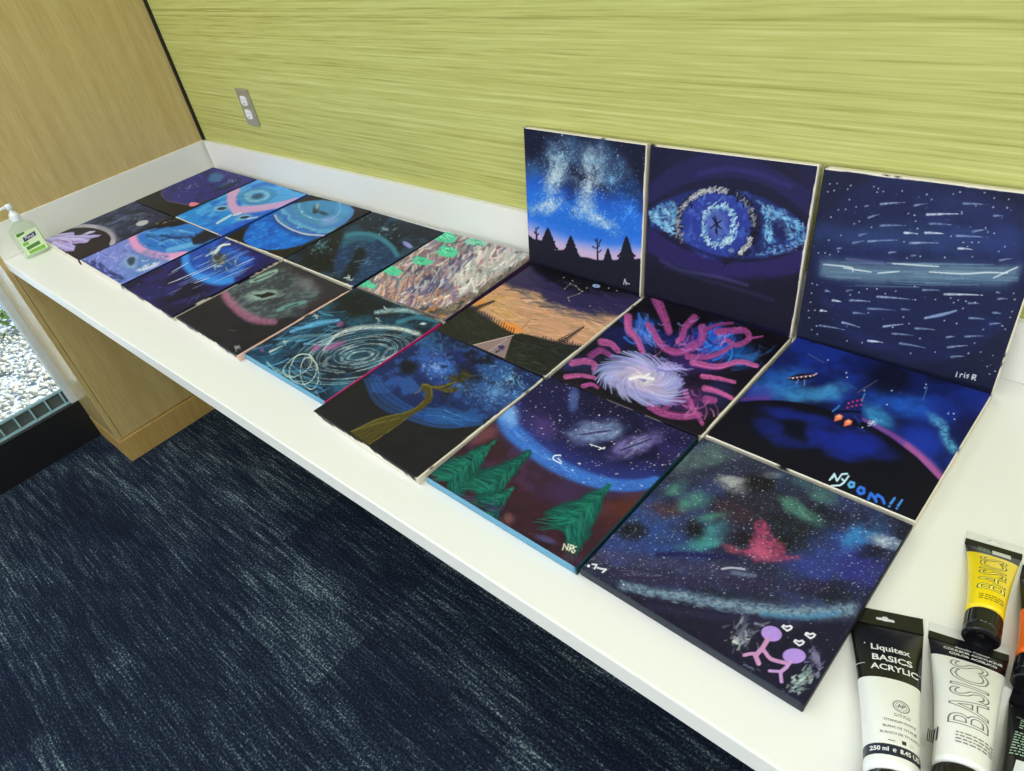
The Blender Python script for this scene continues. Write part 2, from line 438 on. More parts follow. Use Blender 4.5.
def art_c3():   # two blue discs on black
    s = Art(HOM['c3'], 160, (29, 26, 26), 13).crop(260, 190, 8.533)
    low = [(-167, 419), (-150, 360), (-110, 300), (-37, 239), (60, 190), (300, 150), (560, 390), (440, 440), (350, 480), (200, 513), (50, 517), (-80, 492), (-140, 455)]
    m = s.poly(low, (22, 108, 214), soft=10); s.mottle((50, 150, 240), .6, s.f2, .5, .8, m); s.mottle((16, 74, 180), .6, lo=.55, m=m)
    s.line([(110, 230), (190, 310), (300, 370), (460, 405)], 30, (18, 50, 110), .5, .8)
    up = [(100, 205), (150, 165), (250, 120), (400, 92), (520, 84), (680, 105), (780, 140), (815, 180), (800, 225), (740, 290), (640, 350), (545, 398), (400, 388), (250, 340), (150, 278)]
    m = s.poly(up, (70, 140, 188), soft=8)
    for k, (w, c) in enumerate(((.10, (54, 92, 205)), (.09, (120, 185, 225)), (.10, (80, 120, 215)), (.08, (70, 150, 185)), (.08, (150, 190, 230)), (.1, (60, 120, 170)))):
        s.ring(500, 130, 400 - 52 * k, 250 - 30 * k, w, c, 12, .65, .12, .5, m)
    s.line([(103, 215), (135, 265), (200, 312), (280, 352), (390, 385), (545, 398)], 7, (196, 196, 216), .95)
    s.ell(590, 265, 90, 40, (140, 165, 225), -10, .6, .5, .5); s.ell(700, 170, 90, 40, (90, 160, 215), 20, .6, .5, .4)
    s.ell(465, 165, 28, 40, (48, 56, 60), 10, .9, .4, .4); s.ell(535, 203, 45, 16, (42, 62, 78), 15, .9, .5, .4); s.ell(476, 140, 16, 28, (160, 185, 190), 5, .8, .5)
    s.dots([(345, 185), (420, 240), (310, 325)], 7, (190, 225, 240), .8)
    return s

def art_c4():   # dark teal planet
    s = Art(HOM['c4'], 160, (22, 31, 46), 14).crop(220, 180)
    s.mottle((42, 80, 104), .7, s.fbm(6, 4), .45, .75); s.mottle((14, 18, 26), .7, s.fbm(5, 3), .55, .8)
    m = s.ell(580, 325, 130, 118, (28, 52, 90), 20, .95, .06); s.mottle((44, 84, 128), .7, s.f2, .5, .85, m)
    s.line([(455, 250), (500, 222), (560, 212), (625, 222), (680, 260), (705, 295)], 10, (66, 138, 156), .8, .6); s.line([(470, 262), (540, 232), (610, 236)], 12, (50, 110, 130), .6, .7)
    s.line([(470, 220), (440, 290), (395, 345)], 24, (18, 18, 22), .9, .5); s.line([(560, 290), (530, 350), (505, 390)], 22, (18, 20, 26), .85, .5)
    s.dabs(60, (410, 260, 70, 60, -40), -40, 7, 2.2, [(90, 150, 160), (140, 180, 180), (60, 110, 130)], .8, 60)
    s.dabs(40, (660, 195, 70, 28, 20), 0, 6, 2.2, [(150, 180, 185), (110, 150, 160)], .8, 60)
    s.dabs(30, (590, 320, 100, 80, 0), -15, 26, 2.4, [(80, 130, 160), (110, 150, 170)], .5, 20)
    s.ell(745, 255, 22, 9, (150, 150, 215), 32, .95, .3)
    s.dabs(9, (517, 393, 20, 10, 0), 20, 15, 2.4, [(215, 225, 225)], .95, 60)
    s.stars(140, .003, (170, 190, 200))
    return s

def art_c5():   # thick impasto
    s = Art(HOM['c5'], 220, (140, 118, 118), 15).crop(300, 230)
    TL, TR, BR, BL = (579, 6), (902, 95), (575, 362), (217, 226)
    pal = [(190, 160, 152), (150, 122, 122), (120, 112, 150), (222, 216, 206), (84, 78, 108), (176, 116, 116), (204, 188, 178), (132, 152, 150), (106, 86, 92), (196, 172, 184)]
    s.dabs(900, [TL, TR, BR, BL], -52, 34, 4.6, pal, .95, 22, .12, (.6, 1), h=.0012)
    s.dabs(200, [(330, 160), (480, 170), (560, 270), (560, 360), (420, 310), (290, 240)], -55, 32, 4.6, [(204, 146, 96), (186, 150, 140), (216, 178, 150), (160, 104, 106), (100, 84, 124), (120, 112, 140), (214, 200, 190)], .9, 20, .12, (.6, 1), h=.0015)
    s.dabs(200, [(700, 60), (860, 95), (760, 180), (640, 260), (590, 150)], -55, 34, 5, [(226, 222, 212), (200, 196, 190), (178, 186, 182), (214, 190, 186)], .9, 22, .12, (.6, 1), h=.0015)
    s.dabs(160, [(400, 250), (600, 120), (690, 90), (500, 260)], -55, 34, 4.6, [(90, 84, 124), (70, 74, 104), (190, 190, 196), (160, 130, 140)], .9, 20, .12, (.6, 1), h=.0015)
    s.dabs(220, [(900, 90), (905, 125), (575, 362), (540, 340), (680, 250)], -42, 30, 4.6, [(96, 92, 82), (122, 112, 98), (150, 142, 130), (70, 68, 62), (160, 132, 104)], .9, 16, .1, (.6, 1), h=.001)
    s.dabs(70, [(460, 310), (560, 320), (570, 358), (500, 335)], -30, 24, 5, [(190, 124, 70), (88, 84, 88), (60, 72, 78)], .9, 25, .1, h=.001)
    for (x, y, r) in ((262, 217, 44), (362, 158, 40), (480, 116, 46), (582, 80, 42), (578, 28, 44), (690, 40, 50)):
        c = (86, 212, 164) if x < 640 else (140, 214, 186)
        s.poly([(x - r, y + 6), (x - r * .4, y - 22), (x + r * .1, y - 20), (x + r, y + 4), (x + r * .55, y + 22), (x - r * .3, y + 16)], c, .95, 4, 6)
        s.dabs(9, (x, y, r * .7, 12, 10), 20, 20, 2.2, [(50, 160, 120), (150, 236, 200)], .8, 25, h=.001)
    return s

def art_c6():   # sunset road
    s = Art(HOM['c6'], 220, (44, 40, 70), 16).crop(430, 240, 4.6545)
    s.poly([(470, 100), (990, 250), (840, 400), (300, 250)], (50, 41, 78), .9, 14, 10, .4)
    s.poly([(440, 80), (1010, 240), (960, 262), (760, 250), (620, 226), (540, 190), (490, 150)], (17, 14, 20), .97, 22, 14)
    sky = [(190, 305), (280, 235), (330, 205), (480, 240), (600, 320), (760, 360), (900, 350), (720, 500), (590, 480), (470, 455), (400, 445), (300, 380)]
    s.poly(sky, (214, 160, 122), .97, 16, 10); 
    s.dabs(260, [(260, 250), (340, 215), (620, 330), (860, 370), (720, 490), (420, 440)], 14, 66, 3.2, [(228, 172, 132), (206, 150, 106), (190, 148, 104), (236, 186, 150), (150, 126, 90), (226, 160, 130)], .6, 12)
    s.dabs(90, [(330, 205), (420, 220), (640, 320), (880, 350), (800, 400), (560, 330)], 18, 70, 3.2, [(120, 108, 84), (150, 132, 110), (96, 84, 108), (70, 62, 60)], .55, 10)
    s.dabs(80, [(330, 190), (500, 160), (960, 270), (880, 360), (640, 320), (420, 215)], 16, 60, 4, [(56, 45, 86), (72, 58, 98), (42, 35, 70)], .6, 12)
    s.dabs(60, [(250, 260), (380, 240), (430, 330), (380, 420), (280, 330)], 20, 50, 3.5, [(214, 166, 92), (190, 150, 80), (226, 176, 112)], .6, 14)
    s.poly([(195, 300), (240, 278), (280, 290), (260, 320)], (222, 140, 60), .8, 8, 6); s.ell(385, 412, 50, 22, (240, 146, 60), 15, .9, .5, .4)
    s.poly([(30, 420), (190, 305), (240, 345), (330, 400), (400, 438), (440, 440), (520, 458), (600, 482), (700, 500), (720, 500), (560, 620), (510, 620)], (33, 34, 30), 1, 4, 5)
    s.dabs(90, [(90, 400), (200, 330), (380, 440), (250, 490)], 25, 46, 2.8, [(52, 54, 42), (44, 48, 40), (66, 62, 44)], .6, 25)
    s.dabs(90, [(400, 470), (560, 480), (680, 510), (540, 610), (380, 560)], 22, 50, 2.8, [(50, 56, 48), (64, 74, 64), (24, 26, 24)], .6, 18)
    s.poly([(395, 446), (215, 492), (200, 502), (362, 556)], (148, 124, 122), .98, 3); s.line([(215, 492), (400, 445)], 2.2, (215, 195, 185), .8); s.line([(372, 462), (290, 520)], 2.5, (190, 170, 165), .6)
    s.dabs(16, (350, 500, 14, 16, 0), 20, 14, 4, [(70, 52, 100), (50, 38, 84)], .9, 60)
    for k in range(12):
        t = k / 11; x, y = 210 + 95 * t, 328 - 40 * t; L = 22 - 14 * t
        s.line([(x - L * .6, y - L * .3), (x + L * .6, y + L * .3)], 2.6, (36, 32, 26), .95, cv=False)
    for k in range(16):
        t = k / 15; x, y = 590 + 120 * t, 490 - 82 * t; L = 26 * (1 - t) + 3
        s.line([(x - L * .7, y - L * .3), (x + L * .7, y + L * .3)], 2.4, (36, 30, 30), .95, cv=False)
    s.line([(590, 492), (712, 408)], 2.5, (34, 28, 28)); s.line([(205, 330), (310, 285)], 2.5, (34, 28, 24))
    for k in range(26):
        x = 420 + 12 * k; y = 448 + .16 * (x - 400) + s.rng.normal() * 3; s.line([(x, y + 14), (x + 3, y - 8 - 8 * s.rng.random())], 2.2, (36, 33, 30), .9, cv=False)
    for k in range(16):
        x = 230 + 11 * k; y = 338 + .58 * (x - 230); s.line([(x, y + 10), (x + 7, y - 12 - 8 * s.rng.random())], 2.2, (36, 33, 28), .9, cv=False)
    s.line([(435, 415), (460, 390), (475, 372), (500, 375)], 1.8, (150, 110, 80), .8)
    st = [(625, 228), (650, 205), (675, 215), (690, 232), (705, 240), (690, 252), (640, 270), (645, 286)]
    s.line(st, 1.3, (200, 190, 150), .6, cv=False); s.dots(st + [(780, 200), (862, 238), (740, 310), (620, 175), (725, 225), (825, 225), (660, 190)], 2.4, (225, 220, 190))
    s.ell(768, 215, 17, 8, (200, 220, 240), 8, 1, .3); s.ell(768, 215, 9, 4, (70, 120, 200), 8, 1, .4)
    s.strokes_text([[(905, 238), (912, 210), (918, 240)], [(918, 232), (930, 236)]], 2.2, (190, 190, 190))
    s.stars(60, .0024, (210, 200, 180), s.V > .72)
    return s

def art_c7():   # pink and lavender galaxy
    s = Art(HOM['c7'], 260, (22, 17, 26), 17).crop(540, 290)
    s.mottle((16, 13, 20), .6)
    for (x, y, rx, ry, c) in ((400, 175, 70, 50, (26, 66, 160)), (685, 200, 80, 58, (32, 98, 222)), (560, 210, 130, 45, (34, 42, 120)), (600, 290, 120, 40, (60, 40, 110)), (160, 300, 70, 40, (40, 44, 100)), (300, 200, 60, 50, (28, 30, 84)), (780, 250, 80, 40, (26, 76, 150)), (590, 420, 90, 60, (70, 40, 96)), (690, 410, 60, 50, (34, 36, 80))):
        s.ell(x, y, rx, ry, c, 0, .85, .6, .7, .3)
    s.dabs(70, (690, 200, 90, 60, 0), -30, 60, 6, [(40, 110, 230), (30, 70, 190), (70, 150, 240), (20, 40, 110)], .7, 40, .3)
    s.dabs(50, (420, 170, 70, 60, 0), 60, 50, 6, [(60, 120, 220), (30, 60, 150), (110, 150, 230)], .7, 40, .3)
    s.dabs(30, (840, 260, 60, 30, -20), -20, 60, 5, [(40, 110, 180), (60, 90, 160)], .5, 20, .2)
    pk = (172, 76, 142); pl = (196, 92, 154); pd = (134, 56, 116)
    ST = [([(455, 42), (475, 85), (490, 120), (505, 165)], 24, pk), ([(340, 112), (345, 160), (375, 195), (398, 245)], 20, pl), ([(232, 208), (270, 215), (298, 242)], 17, pl),
          ([(607, 112), (570, 150), (560, 185), (540, 200)], 18, pk), ([(640, 150), (640, 190), (600, 225), (530, 245), (470, 215), (445, 170), (420, 140)], 20, pk),
          ([(190, 262), (230, 240), (275, 262)], 17, pd), ([(115, 290), (165, 282), (205, 295), (200, 312)], 16, pl), ([(88, 343), (150, 338), (204, 347)], 12, pl), ([(155, 380), (190, 372), (215, 384)], 11, pk),
          ([(650, 160), (700, 138), (762, 130)], 10, pd), ([(700, 165), (760, 160), (815, 160), (830, 190), (780, 215), (740, 195)], 16, pk), ([(600, 285), (700, 300), (790, 280), (862, 296)], 15, pl),
          ([(580, 262), (660, 262), (715, 245), (755, 222)], 14, pk), ([(820, 192), (885, 180)], 6, pk), ([(640, 338), (700, 345), (772, 360)], 12, pl), ([(650, 384), (705, 398), (762, 424)], 15, pl), ([(655, 430), (690, 432)], 20, pk),
          ([(570, 400), (600, 460), (640, 525)], 14, pk), ([(425, 455), (480, 485), (560, 498), (630, 490)], 18, pk), ([(480, 470), (540, 430), (580, 440)], 12, pd)]
    for p, w, c in ST:
        s.line(p, w * .86, c, .88, .3, (1, .7), tex=.3, h=.0008)
        for _ in range(3):
            o = s.rng.normal(size=2) * w * .35; q_ = [(x + o[0], y + o[1]) for x, y in p]; s.line(q_, w * .22, np.array(c) * (.72 + .5 * s.rng.random()), .55, .6, (.8, .5))
    s.dabs(40, (600, 200, 240, 90, 0), -20, 50, 4, [(224, 130, 190), (150, 60, 130), (120, 60, 150), (160, 140, 220)], .6, 50, .3)
    s.dabs(20, (590, 450, 100, 40, 0), -30, 50, 4, [(224, 130, 190), (150, 60, 130)], .6, 40, .3)
    cx, cy = 395, 350
    s.ell(cx, cy, 160, 80, (166, 164, 222), 14, .95, .14, .3, .2)
    for ring_, n_, cc in ((1.0, 54, [(164, 176, 232), (190, 190, 240), (150, 150, 220)]), (.75, 44, [(186, 176, 228), (206, 196, 238), (170, 170, 226)]), (.5, 34, [(206, 186, 226), (216, 206, 238)]), (.26, 20, [(232, 214, 234), (240, 228, 238)])):
        for k in range(n_):
            t = 2 * math.pi * k / n_ + s.rng.normal() * .05; c = cc[s.rng.integers(len(cc))]
            P = []
            for q in (0, .5, 1):
                rr = ring_ * (1.12 - .55 * q); tt = t + .75 * q
                x, y = 172 * rr * (1 + .1 * math.sin(3 * t)) * math.cos(tt), 90 * rr * math.sin(tt); r0 = math.radians(14)
                P.append((cx + x * math.cos(r0) - y * math.sin(r0), cy + x * math.sin(r0) + y * math.cos(r0)))
            s.line(P, 4 + 5 * s.rng.random(), np.array(c) * (.82 + .2 * s.rng.random()), .6 + .3 * s.rng.random(), .45, (.3, 1), h=.0008)
    s.line([(345, 350), (380, 342), (410, 345), (440, 350)], 6, (250, 240, 240), .9, h=.001); s.line([(405, 340), (425, 330)], 4, (252, 244, 240), .9)
    s.dabs(30, (520, 300, 90, 24, 12), 14, 60, 4, [(150, 140, 220), (190, 180, 236)], .7, 10, .2)
    return s

def art_c8():   # rocket over a planet
    s = Art(HOM['c8'], 280, (22, 32, 92), 18).crop(700, 330)
    s.mottle((28, 52, 150), .7, s.fbm(5, 4), .45, .8); s.mottle((18, 20, 52), .8, s.fbm(4, 3), .5, .8)
    s.ell(300, 215, 120, 46, (40, 108, 190), -10, .8, .6, .6, .3); s.ell(480, 250, 110, 30, (70, 150, 205), -12, .8, .6, .6, .3); s.ell(400, 255, 150, 26, (60, 140, 200), 5, .7, .6, .5, .3)
    s.ell(780, 290, 140, 44, (34, 88, 190), 8, .8, .6, .6, .3); s.ell(700, 340, 70, 36, (60, 150, 205), 30, .8, .6, .5, .3); s.ell(760, 190, 90, 60, (16, 15, 34), 10, .85, .7, .6)
    s.ell(890, 450, 90, 70, (30, 60, 180), 30, .8, .6, .5); s.ell(220, 255, 60, 30, (60, 50, 150), 0, .6, .7, .5)
    s.line([(930, 350), (970, 380), (975, 420), (1010, 470)], 18, (90, 170, 210), .75, .8, tex=.4); s.line([(905, 330), (960, 360)], 10, (60, 120, 190), .6, .8)
    s.ell(1080, 300, 80, 60, (26, 40, 120), 0, .6, .6, .5)
    arc = [(140, 288), (220, 280), (300, 280), (400, 290), (520, 320), (650, 366), (760, 428), (860, 500), (960, 600), (1010, 660)]
    s.line([(640, 352), (760, 414), (860, 486), (960, 586)], 18, (152, 78, 158), .75, .8, (.3, 1.2)); s.line([(820, 455), (900, 520), (965, 590)], 12, (190, 100, 150), .6, .8); s.line([(150, 275), (260, 270)], 8, (110, 60, 140), .6, .8)
    P = arc + [(900, 800), (0, 500), (-20, 380), (80, 320)]
    m = s.poly(P, (15, 14, 26), 1, 4)
    for (x, y, rx, ry, a) in ((400, 345, 130, 24, .7), (270, 390, 60, 44, .6), (520, 440, 110, 40, .8), (640, 440, 80, 44, .8), (560, 490, 90, 30, .7), (440, 400, 60, 24, .5), (340, 440, 100, 26, .5), (720, 490, 70, 30, .5)):
        q = s.dE(x, y, rx, ry, 10) + .7 * (s.f1 - .5); s.put(smooth(1.5, .3, q) * a * m, (24, 42, 150))
    q = s.dE(370, 390, 40, 34, 0) + .4 * (s.f1 - .5); s.put(smooth(1.4, .5, q) * .9 * m, (12, 14, 34))
    s.ell(395, 188, 54, 13, (24, 18, 34), -7, 1, .2); s.line([(340, 192), (450, 178)], 2.2, (190, 120, 140), .7); s.line([(440, 182), (456, 172)], 2, (200, 180, 190)); s.line([(380, 198), (372, 214)], 2, (130, 130, 180)); s.line([(405, 198), (404, 222)], 2, (130, 130, 180))
    s.dots([(358, 192), (375, 190), (392, 188), (410, 186), (428, 184)], 3.5, (230, 215, 220))
    body = [(518, 322), (545, 300), (575, 278), (610, 268), (648, 258), (640, 296), (634, 320), (640, 352), (628, 378), (610, 352), (560, 352), (530, 350)]
    s.poly(body, (24, 34, 96), 1, 3); s.line([(650, 252), (638, 282)], 2.4, (70, 140, 200)); s.line([(525, 325), (575, 322), (632, 326)], 4, (14, 14, 36)); s.line([(520, 322), (548, 300)], 3, (60, 120, 200))
    s.dots([(585, 290), (602, 284), (620, 280), (636, 276), (598, 302), (616, 298), (634, 296), (580, 308)], 4, (200, 60, 110)); s.line([(612, 345), (630, 362)], 6, (30, 40, 110)); s.line([(620, 385), (650, 400)], 2.6, (30, 50, 140))
    for (x, y) in ((542, 348), (580, 368)):
        s.poly([(x - 16, y + 14), (x - 12, y - 8), (x + 4, y - 16), (x + 20, y - 8), (x + 14, y + 6)], (240, 120, 92), 1, 3); s.ell(x + 3, y - 6, 8, 6, (252, 190, 130), 0, .9, .4)
    s.dabs(18, (682, 368, 24, 12, -10), 0, 9, 2.4, [(210, 220, 240), (150, 170, 220)], .95, 60)
    s.dots([(575, 170), (578, 188), (740, 295), (900, 215), (990, 330), (1012, 330), (895, 228), (760, 240), (648, 240), (500, 120), (1015, 352), (640, 385)], 3, (210, 225, 240), .9)
    s.line([(620, 248), (700, 200)], 1.4, (130, 120, 110), .7, cv=False); s.line([(420, 96), (484, 130)], 1.4, (120, 110, 120), .7, cv=False); s.line([(888, 275), (905, 225)], 1.6, (90, 150, 210), .7)
    la, lb, ld = (196, 226, 238), (96, 170, 232), (50, 112, 226)
    s.strokes_text([[(508, 590), (526, 566), (538, 594), (556, 568), (578, 566)], [(512, 586), (528, 572)], [(558, 586), (568, 598)], [(584, 576), (568, 598), (550, 611), (514, 613)]], 3.8, la)
    s.strokes_text([[(592, 598), (584, 608), (590, 618), (604, 616), (606, 602), (594, 598)]], 5, lb)
    s.strokes_text([[(628, 620), (620, 632), (630, 644), (646, 640), (646, 624), (632, 618)]], 6, ld)
    s.strokes_text([[(664, 664), (674, 642), (690, 660), (702, 648), (720, 660), (728, 680)], [(690, 660), (696, 674)]], 6, ld)
    s.strokes_text([[(770, 660), (754, 682)], [(748, 692), (750, 693)], [(800, 668), (784, 690)], [(778, 700), (780, 701)]], 4.5, (70, 140, 226))
    s.stars(70, .002, (170, 190, 230), (1 - m) * .8)
    return s

def art_d1():   # lilac flower in a dark arch
    s = Art(HOM['d1'], 150, (40, 46, 72), 21).crop(30, 200, 10.24)
    s.mottle((84, 92, 124), .6, s.fbm(12, 3), .5, .8); s.mottle((24, 28, 46), .7, lo=.5)
    s.dabs(50, (950, 180, 260, 60, -20), -18, 80, 7, [(90, 100, 140), (80, 104, 104), (110, 116, 150), (50, 48, 110)], .6, 14)
    s.poly([(1180, 300), (1500, 150), (1420, 280), (900, 460), (1000, 380)], (30, 25, 22), .95, 20, 10)
    s.dabs(20, (1160, 190, 120, 70, -20), -15, 16, 6, [(150, 150, 170), (110, 110, 140)], .7, 50)
    blk = [(240, 335), (400, 285), (560, 268), (700, 290), (800, 335), (845, 400), (830, 470), (480, 640), (100, 440)]
    s.poly(blk, (37, 30, 36), 1, 6)
    s.line([(240, 330), (400, 284), (560, 268), (700, 284), (800, 325), (848, 392), (835, 455)], 22, (186, 178, 188), .95, .35, (.5, 1.35)); s.line([(700, 275), (830, 320), (880, 400)], 26, (120, 122, 140), .5, .7)
    lv = (172, 158, 218)
    s.poly([(150, 400), (200, 360), (330, 345), (440, 330), (440, 362), (560, 366), (712, 358), (690, 378), (540, 402), (600, 408), (570, 440), (450, 446), (400, 446), (452, 478), (440, 526), (350, 528), (250, 482), (185, 450)], lv, 1, 6, 6)
    s.poly([(535, 346), (600, 320), (660, 318), (640, 336), (565, 356)], (196, 182, 222), 1, 6)
    s.dabs(36, (350, 405, 170, 45, -5), -8, 70, 8, [(206, 168, 214), (190, 150, 205), (150, 140, 205), (210, 196, 232), (120, 90, 150)], .7, 14)
    for p in ([(170, 400), (300, 385), (450, 370), (690, 372)], [(300, 400), (420, 400), (590, 416)], [(250, 440), (340, 480), (430, 505)], [(200, 372), (320, 352), (430, 342)], [(330, 400), (400, 430), (420, 500)], [(400, 395), (500, 400), (575, 428)], [(500, 370), (580, 345), (650, 325)]):
        s.line(p, 9, (206, 200, 236), .75, .6, (1, .3), 1.3, .3)
    for p in ([(230, 380), (300, 372), (350, 376)], [(300, 420), (360, 412)], [(180, 385), (235, 378)], [(420, 425), (500, 428)]): s.line(p, 6, (96, 70, 124), .6, .6, (.6, .3))
    s.ell(1157, 234, 72, 26, (196, 198, 200), -14, .95, .2)
    s.dabs(10, (1360, 245, 60, 14, -10), 0, 22, 5, [(170, 150, 110)], .8, 30)
    return s

def art_d2():   # lilac and blue with a pink arc
    s = Art(HOM['d2'], 160, (120, 134, 208), 22).crop(30, 150)
    s.dabs(320, [(188, 435), (420, 330), (560, 420), (365, 520)], -25, 16, 3.2, [(150, 152, 222), (110, 130, 205), (130, 120, 205), (80, 110, 180), (170, 170, 226)], .75, 30)
    s.dabs(80, [(190, 440), (260, 440), (380, 500), (365, 520)], 20, 18, 3.2, [(44, 52, 110), (60, 76, 150), (30, 34, 70)], .8, 25)
    s.poly([(430, 335), (500, 305), (640, 285), (760, 350), (620, 420), (540, 412), (470, 395), (440, 365)], (46, 120, 204), 1, 6, 6)
    s.dabs(80, (560, 350, 100, 40, -10), 8, 46, 4, [(110, 180, 230), (40, 100, 190), (70, 150, 215), (24, 60, 130)], .65, 16)
    s.line([(520, 340), (580, 350), (640, 345)], 5, (24, 50, 110), .7); s.line([(545, 398), (600, 385), (660, 370)], 9, (120, 190, 230), .7)
    s.poly([(430, 320), (579, 262), (640, 292), (560, 305), (480, 312)], (26, 25, 32), 1, 5, 4)
    s.poly([(640, 352), (700, 318), (758, 345), (690, 372), (650, 372)], (26, 26, 40), .95, 6, 5); s.dabs(10, (540, 285, 34, 8, -8), 0, 12, 2, [(170, 160, 140)], .8, 30)
    s.line([(398, 335), (412, 372), (450, 402), (530, 420), (612, 412)], 15, (230, 156, 200), .97, .35, (1.1, .8))
    s.ell(440, 445, 84, 44, (70, 120, 180), -12, .6, .6, .6); s.ell(398, 438, 30, 26, (150, 176, 208), 0, .8, .5, .6); s.ell(400, 438, 16, 14, (44, 62, 88), 0, .95, .4, .4)
    s.ell(470, 456, 48, 10, (206, 212, 232), -16, .95, .3, .3); s.dabs(40, (480, 440, 90, 36, -15), -20, 14, 3, [(60, 110, 170), (190, 205, 228), (90, 140, 190)], .7, 35)
    return s

def art_d3():   # blue burst with white streaks
    s = Art(HOM['d3'], 180, (26, 23, 58), 23).crop(30, 150)
    s.mottle((40, 38, 104), .8, s.fbm(5, 3), .5, .8); s.mottle((18, 16, 34), .8, s.fbm(4, 3), .5, .8)
    s.ell(760, 440, 180, 90, (34, 34, 130), 0, .7, .5, .4)
    s.ell(735, 438, 128, 80, (36, 108, 214), 8, .95, .25, .4, .3); s.ell(700, 420, 80, 44, (30, 54, 150), 0, .6, .6, .5)
    s.line([(612, 410), (618, 450), (660, 490), (740, 515), (800, 510)], 15, (60, 152, 236), .85, .7); s.ell(760, 440, 60, 40, (28, 60, 110), 0, .5, .6, .5)
    s.dabs(60, (748, 430, 46, 38, 0), -40, 18, 3.2, [(150, 150, 130), (90, 96, 90), (180, 190, 180), (50, 56, 60)], .85, 50)
    s.ell(745, 425, 14, 20, (60, 60, 40), 0, .8, .5)
    s.line([(730, 402), (752, 378), (786, 372)], 6, (226, 230, 222), .97, .3, (1, .5)); s.line([(716, 406), (742, 392)], 6, (200, 210, 200), .8)
    for k in range(28):
        x, y = 560 + 300 * s.rng.random(), 0; y = 500 + s.rng.normal() * 24 - .28 * (x - 600) + (20 if k % 3 else -20); L = 36 + 60 * s.rng.random()
        s.line([(x - L * .5, y + L * .22), (x + L * .5, y - L * .22)], 1.4, (170, 190, 228), .65, .5, (.4, .4), 2)
    for p in ([(578, 508), (660, 474)], [(640, 490), (740, 445)], [(545, 520), (600, 500)], [(650, 520), (710, 500)], [(820, 455), (890, 425)], [(560, 475), (625, 440)]): s.line(p, 2, (206, 216, 236), .85, .5, (.5, .5), 1.6, cv=False)
    s.ell(460, 560, 80, 40, (42, 44, 120), -10, .6, .6, .5); s.dots([(512, 535), (560, 565), (470, 575), (430, 520)], 4, (70, 80, 160), .8)
    s.dabs(14, (650, 580, 70, 14, -20), -20, 20, 2, [(80, 80, 140)], .6, 20)
    return s

def art_d4():   # pink rimmed grey planet
    s = Art(HOM['d4'], 180, (34, 32, 40), 24).crop(220, 180)
    s.mottle((26, 24, 30), .7)
    s.poly([(252, 320), (530, 430), (400, 500), (210, 560), (100, 540), (20, 490), (-10, 440)], (50, 43, 52), 1, 16, 6)
    m = s.poly([(0, 440), (60, 395), (160, 355), (250, 345), (330, 400), (400, 440), (340, 510), (215, 558), (120, 545), (40, 490)], (74, 86, 92), .9, 26, 14, .4)
    s.mottle((52, 54, 62), .8, s.fbm(7, 4), .45, .75, m); s.mottle((96, 118, 118), .6, s.f2, .55, .85, m)
    s.line([(8, 428), (22, 470), (70, 520), (135, 552), (215, 558)], 19, (168, 98, 130), .8, .75, (.8, .6), tex=.3); s.line([(30, 460), (90, 515), (150, 540)], 10, (186, 118, 146), .4, .9)
    s.line([(120, 403), (170, 390), (225, 362), (200, 368), (150, 388)], 7, (150, 186, 172), .85, .6); s.line([(135, 400), (215, 368)], 3, (60, 60, 56), .8)
    s.ell(170, 455, 66, 19, (150, 176, 164), -6, .85, .35, .5); s.poly([(118, 452), (160, 452), (190, 444), (226, 450), (195, 462), (165, 468)], (24, 22, 28), 1, 3, 4)
    s.line([(228, 514), (270, 498), (342, 480)], 10, (110, 160, 156), .8, .6, (.6, .6), 1.4); s.line([(260, 506), (310, 488)], 3, (50, 70, 74), .8)
    s.ell(350, 412, 52, 22, (130, 124, 132), 24, .55, .7, .6); s.stars(200, .003, (190, 200, 200), m * .9)
    s.dabs(8, (66, 655, 16, 8, 0), 0, 16, 2.6, [(150, 155, 155)], .85, 50); s.dabs(5, (52, 594, 14, 6, 0), -20, 14, 2, [(80, 82, 84)], .8, 30)
    return s

